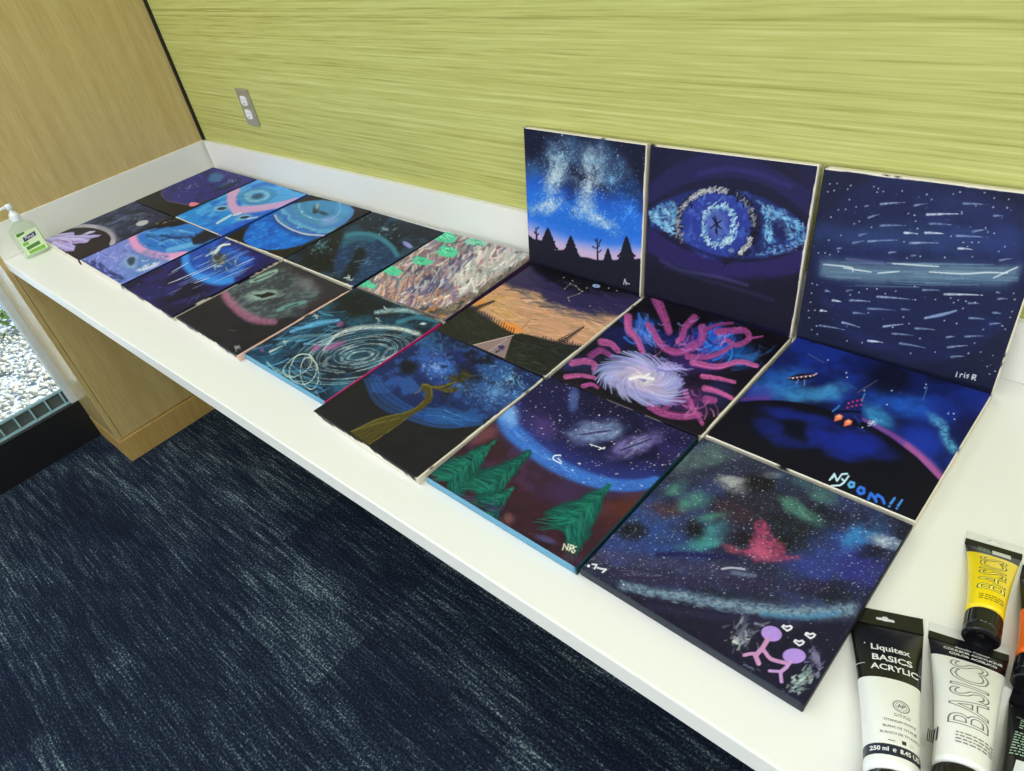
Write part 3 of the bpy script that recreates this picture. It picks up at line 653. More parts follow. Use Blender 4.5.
def art_d5():   # white swirl galaxy
    s = Art(HOM['d5'], 230, (26, 56, 78), 25).crop(300, 230)
    s.mottle((20, 30, 44), .85, s.fbm(5, 4), .45, .75); s.mottle((44, 100, 122), .7, s.fbm(7, 4), .5, .8)
    s.poly([(217, 234), (330, 285), (420, 330), (250, 350), (90, 330)], (22, 24, 28), .9, 22, 16)
    s.dabs(90, [(-217, 484), (100, 310), (200, 360), (60, 520), (98, 640)], -16, 90, 3.6, [(70, 140, 180), (40, 90, 130), (100, 170, 206), (26, 50, 72)], .6, 14, .1)
    s.line([(-40, 402), (60, 372), (150, 358)], 9, (104, 178, 222), .85, .6, (.6, .6), 1.5, .3); s.line([(-90, 452), (0, 420), (120, 415)], 5, (110, 150, 160), .6, .6)
    s.line([(300, 328), (360, 320), (430, 318), (480, 330)], 11, (170, 204, 210), .8, .7, (.7, .6), 1.3, .4); s.line([(390, 365), (470, 345), (560, 360)], 8, (70, 140, 160), .7, .6)
    cx, cy = 235, 488
    for k in range(70):
        t = s.rng.random() ** .7; rx, ry = 45 + 235 * t, 14 + 92 * t; a0 = s.rng.random() * 6.28; L = .7 + 1.6 * s.rng.random(); P = []
        for q in np.linspace(0, 1, 7):
            a = a0 + L * q; g = 1 + .10 * q; x, y = rx * g * math.cos(a) + 6 * math.sin(3 * a0), ry * g * math.sin(a) + 5 * math.cos(5 * a0)
            P.append((cx + x * .985 + y * .17, cy - x * .17 + y * .985))
        c = [(206, 216, 210), (150, 190, 196), (110, 160, 172), (226, 228, 220), (176, 200, 200)][s.rng.integers(5)]
        s.line(P, 1.4 + 3.2 * s.rng.random() ** 2, c, .25 + .4 * s.rng.random(), .8, (.5, .5), 1.3, .4)
    s.line([(90, 470), (150, 410), (250, 385), (380, 388), (480, 410)], 9, (214, 220, 212), .75, .7, (.4, .8), 1.3, .4); s.line([(330, 510), (420, 470), (490, 420)], 7, (214, 220, 214), .7, .7, (.5, .7), 1.2, .3)
    for (rx, ry, a) in ((50, 16, .6), (78, 26, .45), (128, 44, .5), (175, 62, .3)): s.ring(cx, cy + 4, rx, ry, 3.6 / ry, (206, 214, 208), -10, a, .3, .7)
    s.ell(cx, cy + 2, 26, 7, (40, 60, 66), -10, .9, .5)
    for (x, y, rx, ry, an) in ((10, 545, 52, 58, 20), (35, 560, 36, 60, -10), (-10, 530, 60, 34, -30)): s.ring(x, y, rx, ry, .06, (206, 220, 200), an, .8, .1)
    s.dabs(40, [(-200, 490), (90, 560), (110, 650), (80, 660)], 26, 50, 2.6, [(60, 130, 170), (30, 80, 110), (150, 190, 190)], .7, 18)
    for (x, y, rx) in ((156, 374, 14), (62, 462, 16), (135, 456, 40), (-150, 470, 8)): s.ell(x, y, rx, 10, (176, 90, 150), -20, .7, .5, .5, .4)
    for (x, y) in ((-60, 440), (60, 345), (340, 310), (500, 370), (310, 355), (40, 330)): s.dabs(4, (x, y, 5, 4, 0), 0, 18, 2, [(220, 226, 220)], .8, 90)
    s.line([(-120, 478), (-70, 455)], 4, (214, 220, 200), .8, .5, (1, .3)); s.stars(200, .0028, (200, 210, 210), s.V > .66)
    return s

def art_d6():   # olive branch before a blue galaxy
    s = Art(HOM['d6'], 230, (29, 28, 32), 26).crop(300, 330)
    s.mottle((24, 23, 27), .6)
    gal = [(272, 178), (330, 120), (430, 40), (540, -40), (990, 190), (860, 270), (760, 348), (640, 372), (540, 362), (440, 320), (350, 285), (290, 240)]
    m = s.poly(gal, (26, 38, 84), 1, 9, 6)
    s.mottle((18, 20, 40), .9, s.fbm(6, 4), .5, .75, m); s.mottle((46, 90, 160), .7, s.fbm(8, 4), .5, .8, m)
    s.dabs(70, [(440, 30), (560, -20), (700, 60), (560, 110)], 10, 20, 5, [(64, 120, 140), (50, 96, 124), (36, 64, 96)], .6, 40)
    s.ell(560, 150, 80, 50, (60, 104, 190), 15, .6, .8, .9, .5); s.dabs(170, (555, 150, 84, 54, 15), 20, 8, 3, [(120, 156, 216), (90, 140, 214), (56, 96, 190), (180, 198, 228)], .5, 60, soft=.8)
    s.ell(780, 240, 150, 70, (62, 108, 170), 12, .65, .8, .8, .5); s.dabs(380, (780, 240, 150, 80, 12), -20, 7, 2.8, [(84, 132, 190), (110, 158, 204), (60, 110, 180), (140, 180, 212)], .5, 70, soft=.8)
    s.dabs(90, (850, 190, 120, 50, 24), 20, 8, 2.8, [(90, 150, 200), (140, 180, 214)], .7, 60)
    s.dabs(60, (650, 120, 60, 40, 0), 0, 14, 5, [(22, 24, 60), (30, 40, 110)], .7, 60)
    s.ell(440, 142, 34, 26, (18, 18, 24), 20, .9, .5, .6); s.ell(690, 170, 50, 30, (18, 20, 40), 20, .7, .6, .6)
    for k in range(16):
        o = k * 4 - 30; s.line([(285 + o, 190 - o * .2), (330 + o * .8, 262 - o), (430 + o * .3, 318 - o * .9), (570, 356 - o * .8), (735, 345 - o * .7)], 3.4, [(40, 84, 152), (32, 66, 126), (52, 104, 170), (24, 48, 96)][k % 4], .6, .6, (.6, .6))
    s.poly([(500, 300), (620, 300), (760, 330), (700, 362), (600, 368), (510, 350)], (34, 78, 140), .8, 10, 8, .4); s.dabs(30, (620, 335, 120, 24, 4), 6, 70, 3, [(60, 120, 180), (30, 70, 130)], .6, 8)
    ol, hl = (74, 66, 30), (120, 108, 54)
    s.poly([(196, 400), (300, 350), (420, 322), (470, 302), (505, 268), (508, 245), (486, 232), (500, 212), (522, 216), (540, 240), (536, 274), (500, 308), (440, 340), (370, 385), (272, 450)], ol, 1, 3)
    s.line([(500, 216), (560, 226), (610, 212), (622, 196)], 7, ol); s.line([(610, 212), (660, 176), (690, 180)], 6, ol); s.line([(560, 224), (590, 240), (630, 236)], 5, ol); s.line([(622, 200), (600, 188)], 4, ol)
    s.dabs(50, (650, 185, 46, 26, -10), -20, 16, 4.4, [(46, 44, 26), (70, 64, 34), (34, 34, 24)], .9, 50); s.dabs(24, (600, 235, 40, 14, 0), 10, 14, 4, [(50, 48, 28), (80, 72, 36)], .9, 40)
    for p in ([(200, 400), (330, 345), (440, 320), (500, 282)], [(276, 448), (400, 368), (430, 344)], [(210, 398), (290, 372), (400, 345)], [(486, 230), (504, 214), (530, 226), (534, 262)], [(500, 216), (560, 226), (620, 205)], [(465, 250), (490, 236)]): s.line(p, 1.8, hl, .8)
    s.dabs(40, [(210, 402), (430, 330), (400, 370), (275, 446)], -28, 50, 2, [(90, 80, 36), (56, 50, 24)], .6, 8)
    s.stars(260, .0024, (150, 190, 230), m * .8)
    return s

def art_d7():   # spruces under a starry disc
    s = Art(HOM['d7'], 270, (54, 30, 40), 27).crop(420, 380)
    s.mottle((36, 22, 34), .8, s.fbm(5, 4), .5, .8); s.mottle((76, 46, 84), .5, s.fbm(6, 4), .6, .85); s.ell(820, 500, 120, 70, (92, 46, 36), 0, .7, .6, .6); s.ell(250, 212, 60, 26, (120, 70, 76), -25, .7, .6, .5); s.ell(335, 540, 26, 24, (140, 92, 84), 0, .6, .6, .5)
    s.ell(560, 440, 120, 50, (62, 44, 100), 20, .5, .7, .6)
    disc = [(300, 150), (340, 215), (420, 278), (500, 335), (600, 385), (720, 425), (850, 432), (905, 425), (960, 380), (1110, 225), (502, -40), (400, 60)]
    m = s.poly(disc, (29, 26, 68), 1, 4)
    s.mottle((44, 37, 92), .7, s.fbm(6, 4), .5, .8, m); s.mottle((20, 18, 48), .8, s.fbm(5, 4), .55, .8, m)
    s.line([(345, 120), (370, 190), (440, 250), (530, 305), (640, 352), (760, 388), (900, 385)], 50, (46, 66, 160), .5, .9)
    s.line([(325, 120), (350, 190), (430, 260), (510, 318), (610, 366), (730, 402), (850, 408), (930, 392)], 25, (58, 112, 196), .95, .4, (1.5, .8), tex=.2); s.ell(345, 140, 40, 36, (130, 176, 232), 45, .8, .6, .4)
    s.dabs(60, [(325, 150), (420, 250), (620, 368), (860, 404), (600, 372), (400, 260)], 32, 30, 3, [(120, 170, 230), (80, 136, 220), (50, 100, 200)], .4, 8, soft=.9)
    s.ell(470, 175, 60, 36, (84, 60, 120), 30, .6, .7, .6, .3); s.ell(600, 88, 18, 44, (86, 110, 172), 6, .7, .6, .5)
    for (x, y, rx, ry, an, c) in ((690, 205, 118, 40, -8, (116, 134, 176)), (850, 250, 116, 40, -20, (116, 104, 164))):
        s.ell(x, y, rx, ry, c, an, .85, .45, .5, .4); s.dabs(40, (x, y, rx * .5, ry * .5, an), an, 34, 3, [(160, 176, 206), (130, 130, 186), (100, 112, 160)], .45, 14, soft=.9); s.line([(x - rx * .55, y - rx * .55 * math.tan(math.radians(an))), (x + rx * .5, y + rx * .5 * math.tan(math.radians(an)))], 6, (40, 34, 74), .8, .6, (.4, .4), 1.6)
    s.stars(900, .0021, (226, 220, 214), m * .95, big=1.2); s.stars(150, .002, (200, 160, 110), 1 - m)
    s.line([(665, 250), (722, 268)], 1.8, (216, 232, 226)); s.line([(700, 270), (724, 262)], 2, (236, 232, 226))
    s.line([(548, 292), (524, 294), (520, 308), (550, 324)], 2.6, (214, 232, 240)); s.line([(538, 304), (552, 318)], 2.2, (214, 218, 228)); s.dots([(596, 350), (545, 160), (700, 140), (625, 325)], 2.8, W_)
    def spruce(tip, base, wid, n):
        tx, ty = tip; bx, by = base; ax, ay = bx - tx, by - ty; L = math.hypot(ax, ay); nx, ny = -ay / L, ax / L
        s.poly([(tx, ty), (bx + nx * wid, by + ny * wid), (bx - nx * wid, by - ny * wid)], (15, 70, 62), .95, 6, 12)
        for k in range(n * 9):
            t = s.rng.random() ** .7; q = wid * t; sg = 1 if k % 2 else -1; f = s.rng.random() ** .7
            o = (s.rng.random() - .2) * .5; x0, y0 = tx + ax * t + sg * nx * q * f * o, ty + ay * t + sg * ny * q * f * o; dn = .25 + .5 * s.rng.random()
            e = (tx + ax * t + sg * nx * q * (.35 + .75 * f) + ax / L * q * dn, ty + ay * t + sg * ny * q * (.35 + .75 * f) + ay / L * q * dn)
            s.line([(x0 - ax / L * 5, y0 - ay / L * 5), ((x0 + e[0]) / 2 + s.rng.normal() * 4 - ax / L * 3, (y0 + e[1]) / 2 + s.rng.normal() * 3 - 4), e], 2 + 2.6 * s.rng.random(), [(20, 104, 84), (28, 128, 100), (12, 76, 68), (36, 114, 100), (8, 50, 52), (14, 90, 76)][s.rng.integers(6)], .45 + .35 * s.rng.random(), .6, (1, .3))
    spruce((292, 238), (92, 395), 84, 24); spruce((422, 282), (225, 445), 80, 22); spruce((360, 420), (250, 505), 70, 12); spruce((752, 402), (556, 592), 112, 30)
    s.dabs(26, [(100, 415), (330, 500), (320, 545), (180, 465)], 25, 40, 4, [(24, 26, 38), (40, 34, 60), (60, 70, 100)], .7, 30)
    s.ell(490, 622, 40, 12, (84, 84, 140), 20, .6, .6, .5)
    cr = (226, 226, 200)
    s.strokes_text([[(556, 664), (562, 640), (574, 664), (580, 640)], [(582, 668), (588, 644), (600, 648), (598, 658), (586, 656), (596, 672)], [(612, 652), (600, 654), (602, 664), (608, 668), (600, 676), (592, 672)]], 2.0, cr)
    return s

def art_d8():   # wide nebula with two small figures
    s = Art(HOM['d8'], 320, (38, 40, 62), 28).crop(570, 430)
    s.mottle((50, 62, 104), .7, s.fbm(5, 4), .45, .75); s.mottle((26, 28, 40), .8, s.fbm(6, 4), .5, .8)
    E = lambda x, y, rx, ry, c, an=0, a=.85: s.ell(x, y, rx, ry, c, an, a, .55, .8, .35)
    E(560, 110, 150, 50, (84, 106, 104), -18); E(760, 110, 140, 40, (60, 62, 80), 10); E(620, 160, 190, 34, (44, 46, 66), -10)
    E(310, 370, 160, 110, (46, 70, 128), -20); E(210, 450, 120, 60, (44, 60, 116), 0); E(420, 450, 130, 60, (42, 66, 122), 10)
    E(400, 310, 80, 40, (74, 44, 46), -10); E(650, 320, 110, 60, (60, 38, 48), 0, .8); E(800, 270, 140, 70, (40, 38, 52), 0)
    E(490, 280, 80, 40, (68, 124, 112), -15); E(420, 235, 60, 26, (70, 116, 108), -25); E(540, 345, 70, 22, (66, 118, 108), -15); E(560, 400, 90, 44, (62, 126, 134), -30); E(520, 445, 90, 24, (58, 128, 128), -10)
    E(935, 330, 90, 30, (72, 118, 104), 28); E(880, 290, 50, 30, (70, 118, 104), 30); E(1000, 255, 60, 30, (72, 110, 104), 20); E(960, 210, 90, 26, (58, 84, 96), 16)
    E(240, 400, 52, 40, (20, 19, 24), 0, .95); E(488, 385, 48, 42, (16, 15, 19), 0, .97); E(690, 430, 60, 40, (30, 25, 32), 0, .95); E(880, 430, 130, 56, (24, 26, 28), -10, .92); E(770, 210, 70, 30, (22, 21, 24), 0, .9); E(880, 370, 90, 30, (30, 32, 34), 20, .8)
    E(1080, 450, 150, 80, (46, 64, 136), -10); E(1150, 400, 90, 44, (52, 122, 178), -30); E(1010, 540, 170, 60, (48, 58, 124), 5); E(1180, 540, 110, 80, (44, 46, 116), -20); E(1210, 470, 50, 30, (26, 26, 40), 0)
    E(1250, 430, 62, 22, (140, 156, 176), 14, .85); s.dabs(60, (1250, 428, 56, 18, 14), 10, 24, 3, [(190, 204, 214), (150, 166, 186), (110, 124, 150)], .6, 25); E(1160, 330, 90, 40, (36, 40, 70), 20)
    E(645, 215, 60, 30, (120, 120, 124), 20, .7); s.dabs(60, (648, 215, 50, 24, 20), -40, 16, 2.2, [(190, 190, 190), (150, 150, 154), (100, 100, 108)], .6, 50); E(812, 178, 36, 12, (110, 120, 120), 0, .6); E(650, 195, 40, 14, (190, 190, 188), 5, .5)
    s.poly([(712, 365), (760, 352), (800, 375), (815, 420), (846, 450), (852, 488), (905, 492), (830, 516), (725, 530), (690, 500), (620, 470), (700, 448), (724, 420)], (150, 58, 92), .92, 14, 18, .5, s.f3); E(755, 470, 60, 44, (190, 90, 122), 0, .6); E(640, 465, 40, 16, (150, 60, 76), 20, .7)
    s.line([(340, 494), (450, 488), (560, 496), (660, 500)], 16, (28, 26, 72), .85, .6, (.6, .6)); s.line([(100, 500), (260, 520), (480, 540), (700, 560)], 26, (64, 58, 92), .6, .9, tex=.4); s.line([(180, 570), (420, 595), (700, 600), (1000, 612)], 24, (44, 38, 68), .8, .8, tex=.4)
    s.line([(600, 545), (640, 540), (690, 545)], 4, (196, 200, 204), .8); s.line([(640, 560), (730, 570)], 8, (110, 130, 150), .6, .7)
    s.poly([(60, 575), (200, 640), (420, 670), (700, 715), (1100, 720), (1150, 700), (930, 1100), (20, 560)], (27, 25, 44), .97, 14, 8)
    band = [(190, 618), (300, 640), (420, 656), (520, 672), (640, 690), (760, 706), (860, 716), (1000, 712), (1115, 700)]
    s.line(band, 34, (92, 114, 136), .8, .95, (.5, .9), 1., .5); s.line(band, 20, (128, 150, 164), .6, .9, (.5, .9), 1., .7); s.dabs(220, [(200, 606), (420, 636), (700, 676), (1000, 696), (1000, 738), (620, 720), (300, 668)], 9, 26, 3, [(150, 170, 180), (100, 130, 152), (160, 182, 190), (74, 110, 146)], .35, 14, soft=.9); s.line([(760, 725), (900, 735), (1060, 715)], 12, (70, 130, 170), .6, .8)
    s.line([(300, 700), (600, 740), (900, 760)], 16, (40, 38, 66), .7, .9)
    s.dabs(14, (300, 575, 140, 24, 10), 10, 40, 2, [(110, 110, 140)], .6, 10)
    up = smooth(700, 560, s.Y - .12 * (s.X - 500))
    s.stars(3600, .0014, (214, 218, 230), .10 + .90 * up, .75, 1.2); s.stars(90, .0028, (236, 236, 242), up)
    s.crop(660, 530)
    s.dabs(90, (330, 415, 80, 60, -40), -50, 26, 5, [(110, 112, 130), (150, 152, 160), (84, 86, 104), (60, 60, 84)], .6, 30); s.dabs(26, (300, 440, 34, 40, -40), -50, 16, 4.5, [(190, 200, 190), (160, 166, 166)], .7, 30)
    s.dabs(70, (565, 590, 70, 30, -40), -40, 20, 5, [(150, 176, 166), (190, 206, 190), (100, 110, 124)], .7, 35); s.dabs(60, (620, 500, 26, 56, -10), -70, 20, 5, [(126, 112, 160), (90, 84, 120), (110, 110, 130)], .7, 30); s.dabs(20, (560, 630, 60, 14, -20), -30, 16, 4, [(80, 80, 100), (150, 170, 160)], .6, 30)
    hd, bd = (172, 138, 212), (192, 138, 180)
    s.ell(440, 408, 42, 31, hd, 12, 1, .07); s.ell(531, 497, 47, 31, hd, 0, 1, .07)
    s.line([(424, 432), (404, 465), (380, 492)], 10, bd, 1, .2); s.line([(384, 490), (352, 492), (328, 498)], 7, bd, 1, .2); s.line([(372, 494), (386, 530)], 10, bd, 1, .2)
    s.line([(402, 468), (428, 504), (450, 516), (494, 526)], 8, bd, 1, .2)
    s.line([(515, 522), (496, 546), (476, 562)], 8, (190, 146, 200), 1, .2); s.line([(478, 562), (430, 560)], 6, (190, 146, 200), 1, .2); s.line([(474, 562), (478, 604)], 7, (190, 146, 200), 1, .2)
    for (x, y) in ((503, 383), (596, 412), (551, 442)):
        s.line([(x, y + 12), (x - 20, y - 4), (x - 14, y - 10), (x - 2, y - 4), (x + 12, y - 8), (x + 20, y - 2), (x + 10, y + 8), (x, y + 12)], 3.6, (226, 226, 232), 1, .3, cv=False)
    s.dabs(12, (350, 545, 60, 14, 25), 25, 14, 2, [(120, 120, 150)], .7, 20)
    s.crop(570, 430)
    s.dots([(58, 541)], 6, W_); s.strokes_text([[(74, 534), (92, 536), (82, 552)], [(94, 548), (104, 550)], [(108, 552), (130, 554), (114, 566)]], 3.4, (220, 222, 226))
    s.grain(5)
    return s

def art_e1():   # milky way over firs
    s = Art(HOM['e1'], 260, (20, 22, 46), 31).crop(520, 125, 4.2857)
    yb = 300 + .12 * (s.X - 30)
    h = s.Y - .47 * (s.X - 50) + .00055 * (s.X - 50) ** 2        # height measured along the tilted horizon
    s.put(smooth(160, 260, h + 50 * (s.f1 - .5)), (30, 76, 168)); s.put(smooth(220, 320, h + 40 * (s.f1 - .5)), (36, 104, 200))
    s.put(smooth(380, 430, h), (52, 112, 208)); s.put(smooth(418, 455, h + 14 * (s.f1 - .5)), (112, 142, 212)); s.put(smooth(440, 485, h), (186, 166, 200))
    s.put(smooth(470, 560, h), (206, 172, 188))
    s.poly([(250, 60), (520, 90), (530, 380), (440, 240), (330, 130)], (20, 24, 46), .8, 40, 24)
    for (x, y, rx, ry, an, c, a) in ((150, 170, 70, 100, 20, (80, 120, 160), .6), (300, 150, 110, 90, 20, (60, 92, 130), .6), (390, 220, 60, 60, 40, (66, 100, 140), .6), (60, 200, 40, 44, 0, (60, 110, 160), .5), (450, 330, 70, 70, 0, (40, 100, 190), .5)):
        s.ell(x, y, rx, ry, c, an, a, .7, .8, .4)
    W1 = [(206, 216, 206), (170, 196, 208), (140, 176, 210), (220, 226, 216)]
    for (x, y, rx, ry, an) in ((150, 180, 44, 70, 24), (128, 290, 34, 70, 8), (118, 358, 60, 28, -14), (290, 190, 40, 70, 10), (290, 300, 40, 70, 20), (275, 365, 44, 30, 0), (340, 425, 70, 26, 32)):
        s.ell(x, y, rx, ry, (186, 204, 206), an, .52, .8, 1.1, .7)
    s.dabs(520, (142, 235, 50, 130, 12), -30, 5, 1.9, W1, .5, 70); s.dabs(260, (120, 352, 66, 36, -14), -20, 5, 1.9, W1, .55, 70); s.dabs(320, (170, 140, 80, 60, -30), -30, 5, 1.9, [(110, 150, 180), (160, 190, 200)], .5, 70)
    s.dabs(620, (292, 265, 50, 150, 12), -30, 5, 1.9, W1, .5, 70); s.dabs(320, (332, 415, 90, 32, 32), 30, 5, 1.9, W1, .55, 60); s.dabs(520, (310, 160, 150, 90, 30), 0, 5, 1.9, [(110, 150, 180), (150, 180, 200), (80, 120, 160)], .45, 80)
    s.dabs(260, (390, 240, 70, 80, 40), 0, 5, 1.9, [(100, 150, 190), (140, 180, 205)], .5, 80); s.dabs(400, (270, 400, 260, 80, 16), 0, 5, 1.8, [(60, 130, 220), (30, 80, 190), (90, 150, 220)], .5, 80); s.dabs(120, (470, 380, 60, 70, 20), -60, 14, 3, [(70, 140, 226), (40, 110, 210), (100, 160, 226)], .5, 40)
    s.dabs(60, (215, 300, 40, 70, 10), 0, 10, 4, [(34, 60, 130), (28, 44, 100)], .5, 60)
    s.stars(420, .0022, (214, 224, 230), smooth(330, 200, h) * .8, big=.8)
    bk = (25, 25, 38)
    s.poly([(20, 470), (60, 500), (110, 510), (150, 552), (200, 555), (250, 580), (330, 598), (420, 602), (540, 600), (560, 900), (0, 900)], bk, 1, 4, 4)
    for (x, y, w, t) in ((118, 540, 36, 465), (215, 580, 36, 500), (376, 605, 20, 558), (458, 625, 48, 505)):
        for k in range(14):
            q = k / 13; yy = t + (y - t) * q; ww = w * (.1 + .9 * q) * (.8 + .4 * s.rng.random()); s.line([(x - ww, yy + 5), (x, yy - 3), (x + ww, yy + 6)], 5, bk, 1, .3)
        s.line([(x, t - 8), (x, t + 20)], 2.4, bk)
    for (x, y0, y1, br) in ((70, 505, 455, ((460, 9, -10), (480, -8, -9), (488, 9, -8))), (330, 605, 502, ((548, -22, -10), (530, 14, -20), (520, -10, -12), (566, 16, -10), (545, 8, -12)))):
        s.line([(x + 2, y0), (x, (y0 + y1) / 2), (x - 2, y1)], 4, bk, taper=(1, .5))
        for (y, dx, dy) in br: s.line([(x, y), (x + dx * .6, y + dy * .3), (x + dx, y + dy)], 2.6, bk)
    s.strokes_text([[(446, 710), (452, 688), (458, 712)], [(458, 704), (472, 710)]], 2.4, (170, 172, 180))
    
    s.grain(4)
    return s

def art_e2():   # eye nebula
    s = Art(HOM['e2'], 290, (24, 23, 50), 32).crop(640, 140, 3.855)
    s.mottle((30, 28, 66), .6, s.fbm(4, 3), .45, .8)
    for k in range(26):
        o = k * 5; s.line([(40, 250 - o * .6), (160, 175 - o * .75), (330, 140 - o * .8), (500, 175 - o * .6), (660, 290 - o * .8)], 6, [(36, 33, 82), (31, 29, 70), (44, 38, 98), (27, 26, 58)][k % 4], .4, .8)
    s.line([(230, 130), (330, 108), (450, 125), (580, 175)], 12, (48, 41, 104), .6, .9)
    for k in range(20):
        o = k * 5; s.line([(40, 350 + o), (160, 430 + o * .8), (330, 490 + o * .7), (500, 480 + o * .8), (640, 440 + o * .9)], 6, [(46, 36, 98), (38, 31, 80), (52, 40, 108), (32, 27, 68)][k % 4], .45, .8)
    s.poly([(40, 470), (150, 520), (330, 560), (640, 540), (620, 780), (30, 640)], (22, 20, 36), .9, 26, 10); s.line([(90, 480), (170, 520), (300, 545), (420, 580)], 7, (66, 60, 110), .6, .8); s.line([(110, 505), (220, 545), (400, 600), (520, 640)], 8, (34, 40, 70), .6, .9)
    eye = [(38, 280), (90, 240), (180, 205), (280, 180), (380, 195), (480, 225), (580, 280), (655, 345), (650, 410), (580, 450), (480, 476), (380, 478), (280, 460), (180, 415), (100, 370), (45, 345)]
    m = s.poly(eye, (32, 42, 96), 1, 7)
    s.mottle((44, 66, 130), .7, s.f2, .45, .8, m)
    iris = s.ell(300, 335, 132, 140, (42, 56, 136), 15, .95, .08); s.mottle((66, 96, 176), .6, s.f2, .5, .85, iris); s.dabs(70, (300, 335, 110, 120, 15), 0, 10, 6, [(70, 106, 196), (50, 60, 160), (84, 120, 200)], .5, 80)
    T = [(84, 150, 190), (120, 180, 206), (56, 104, 160), (150, 196, 214)]
    s.dabs(130, [(45, 280), (130, 235), (150, 300), (150, 385), (60, 330)], 20, 14, 4.5, T, .6, 60); s.dabs(70, [(40, 290), (70, 290), (150, 370), (130, 385), (50, 320)], 40, 12, 4, [(150, 196, 216), (110, 170, 206)], .75, 40)
    s.dabs(190, [(460, 240), (560, 280), (655, 350), (645, 420), (600, 430), (560, 350), (480, 300)], 30, 16, 4.5, T, .65, 40); s.dabs(80, (505, 370, 20, 54, -8), 80, 14, 4.5, T, .7, 40); s.dabs(60, [(440, 460), (520, 420), (640, 415), (600, 445), (500, 474)], -10, 12, 4, T + [(90, 80, 150)], .65, 50)
    s.ell(545, 355, 26, 44, (26, 28, 70), -20, .7, .5, .5); s.ell(455, 350, 18, 110, (22, 24, 56), 0, .7, .6, .5)
    def arcdabs(n, cx, cy, rx, ry, an, a0, a1, wd, cols, al=.9):
        r0 = math.radians(an)
        for _ in range(n):
            t = math.radians(a0 + (a1 - a0) * s.rng.random()); g = 1 + s.rng.normal() * wd; x, y = rx * g * math.cos(t), ry * g * math.sin(t)
            X0, Y0 = cx + x * math.cos(r0) - y * math.sin(r0), cy + x * math.sin(r0) + y * math.cos(r0); b = math.radians(-50 + s.rng.normal() * 25); L = 6
            s.line([(X0 - L * math.cos(b), Y0 - L * math.sin(b)), (X0 + L * math.cos(b), Y0 + L * math.sin(b))], 3.2, np.array(cols[s.rng.integers(len(cols))]) * (.85 + .2 * s.rng.random()), al, .4, (1, .6), cv=False)
    arcdabs(160, 300, 340, 150, 148, 10, -85, 70, .06, [(18, 18, 30), (28, 26, 44), (12, 12, 20)])
    arcdabs(120, 300, 340, 150, 148, 10, 140, 290, .05, [(18, 18, 30), (34, 32, 50)])
    arcdabs(110, 300, 340, 148, 146, 10, 195, 275, .03, [(190, 190, 184), (150, 150, 156), (110, 112, 126)]); arcdabs(50, 300, 340, 146, 140, 10, 140, 195, .04, [(150, 150, 150), (84, 86, 100)])
    arcdabs(46, 300, 340, 146, 146, 10, -70, -10, .035, [(96, 98, 112), (60, 62, 80), (140, 140, 146)]); arcdabs(46, 300, 340, 142, 144, 10, 8, 40, .03, [(200, 200, 192), (150, 152, 150)])
    arcdabs(190, 310, 338, 60, 78, 0, 0, 360, .10, [(140, 186, 204), (186, 214, 214), (110, 150, 190)])
    s.ell(300, 335, 40, 52, (78, 96, 164), 0, .8, .4, .4); s.mottle((100, 116, 180), .5, s.f2, .5, .8, smooth(1.1, .8, s.dE(300, 335, 40, 52)))
    for p in ([(292, 300), (300, 335), (296, 368)], [(275, 352), (300, 332), (318, 320)], [(288, 318), (304, 340), (318, 352)], [(284, 306), (292, 322)], [(300, 350), (302, 378)]): s.line(p, 3.6, (18, 18, 34), .95, .3, (.6, .6), 1.5)
    s.dabs(16, (345, 405, 20, 14, 0), 0, 10, 4, [(170, 200, 210)], .9, 60); s.dabs(8, (360, 440, 10, 6, 0), 0, 8, 3, [(120, 140, 170)], .9, 60)
    s.line(eye[8:15], 7, (24, 20, 48), .6, .7)
    s.grain(4)
    return s

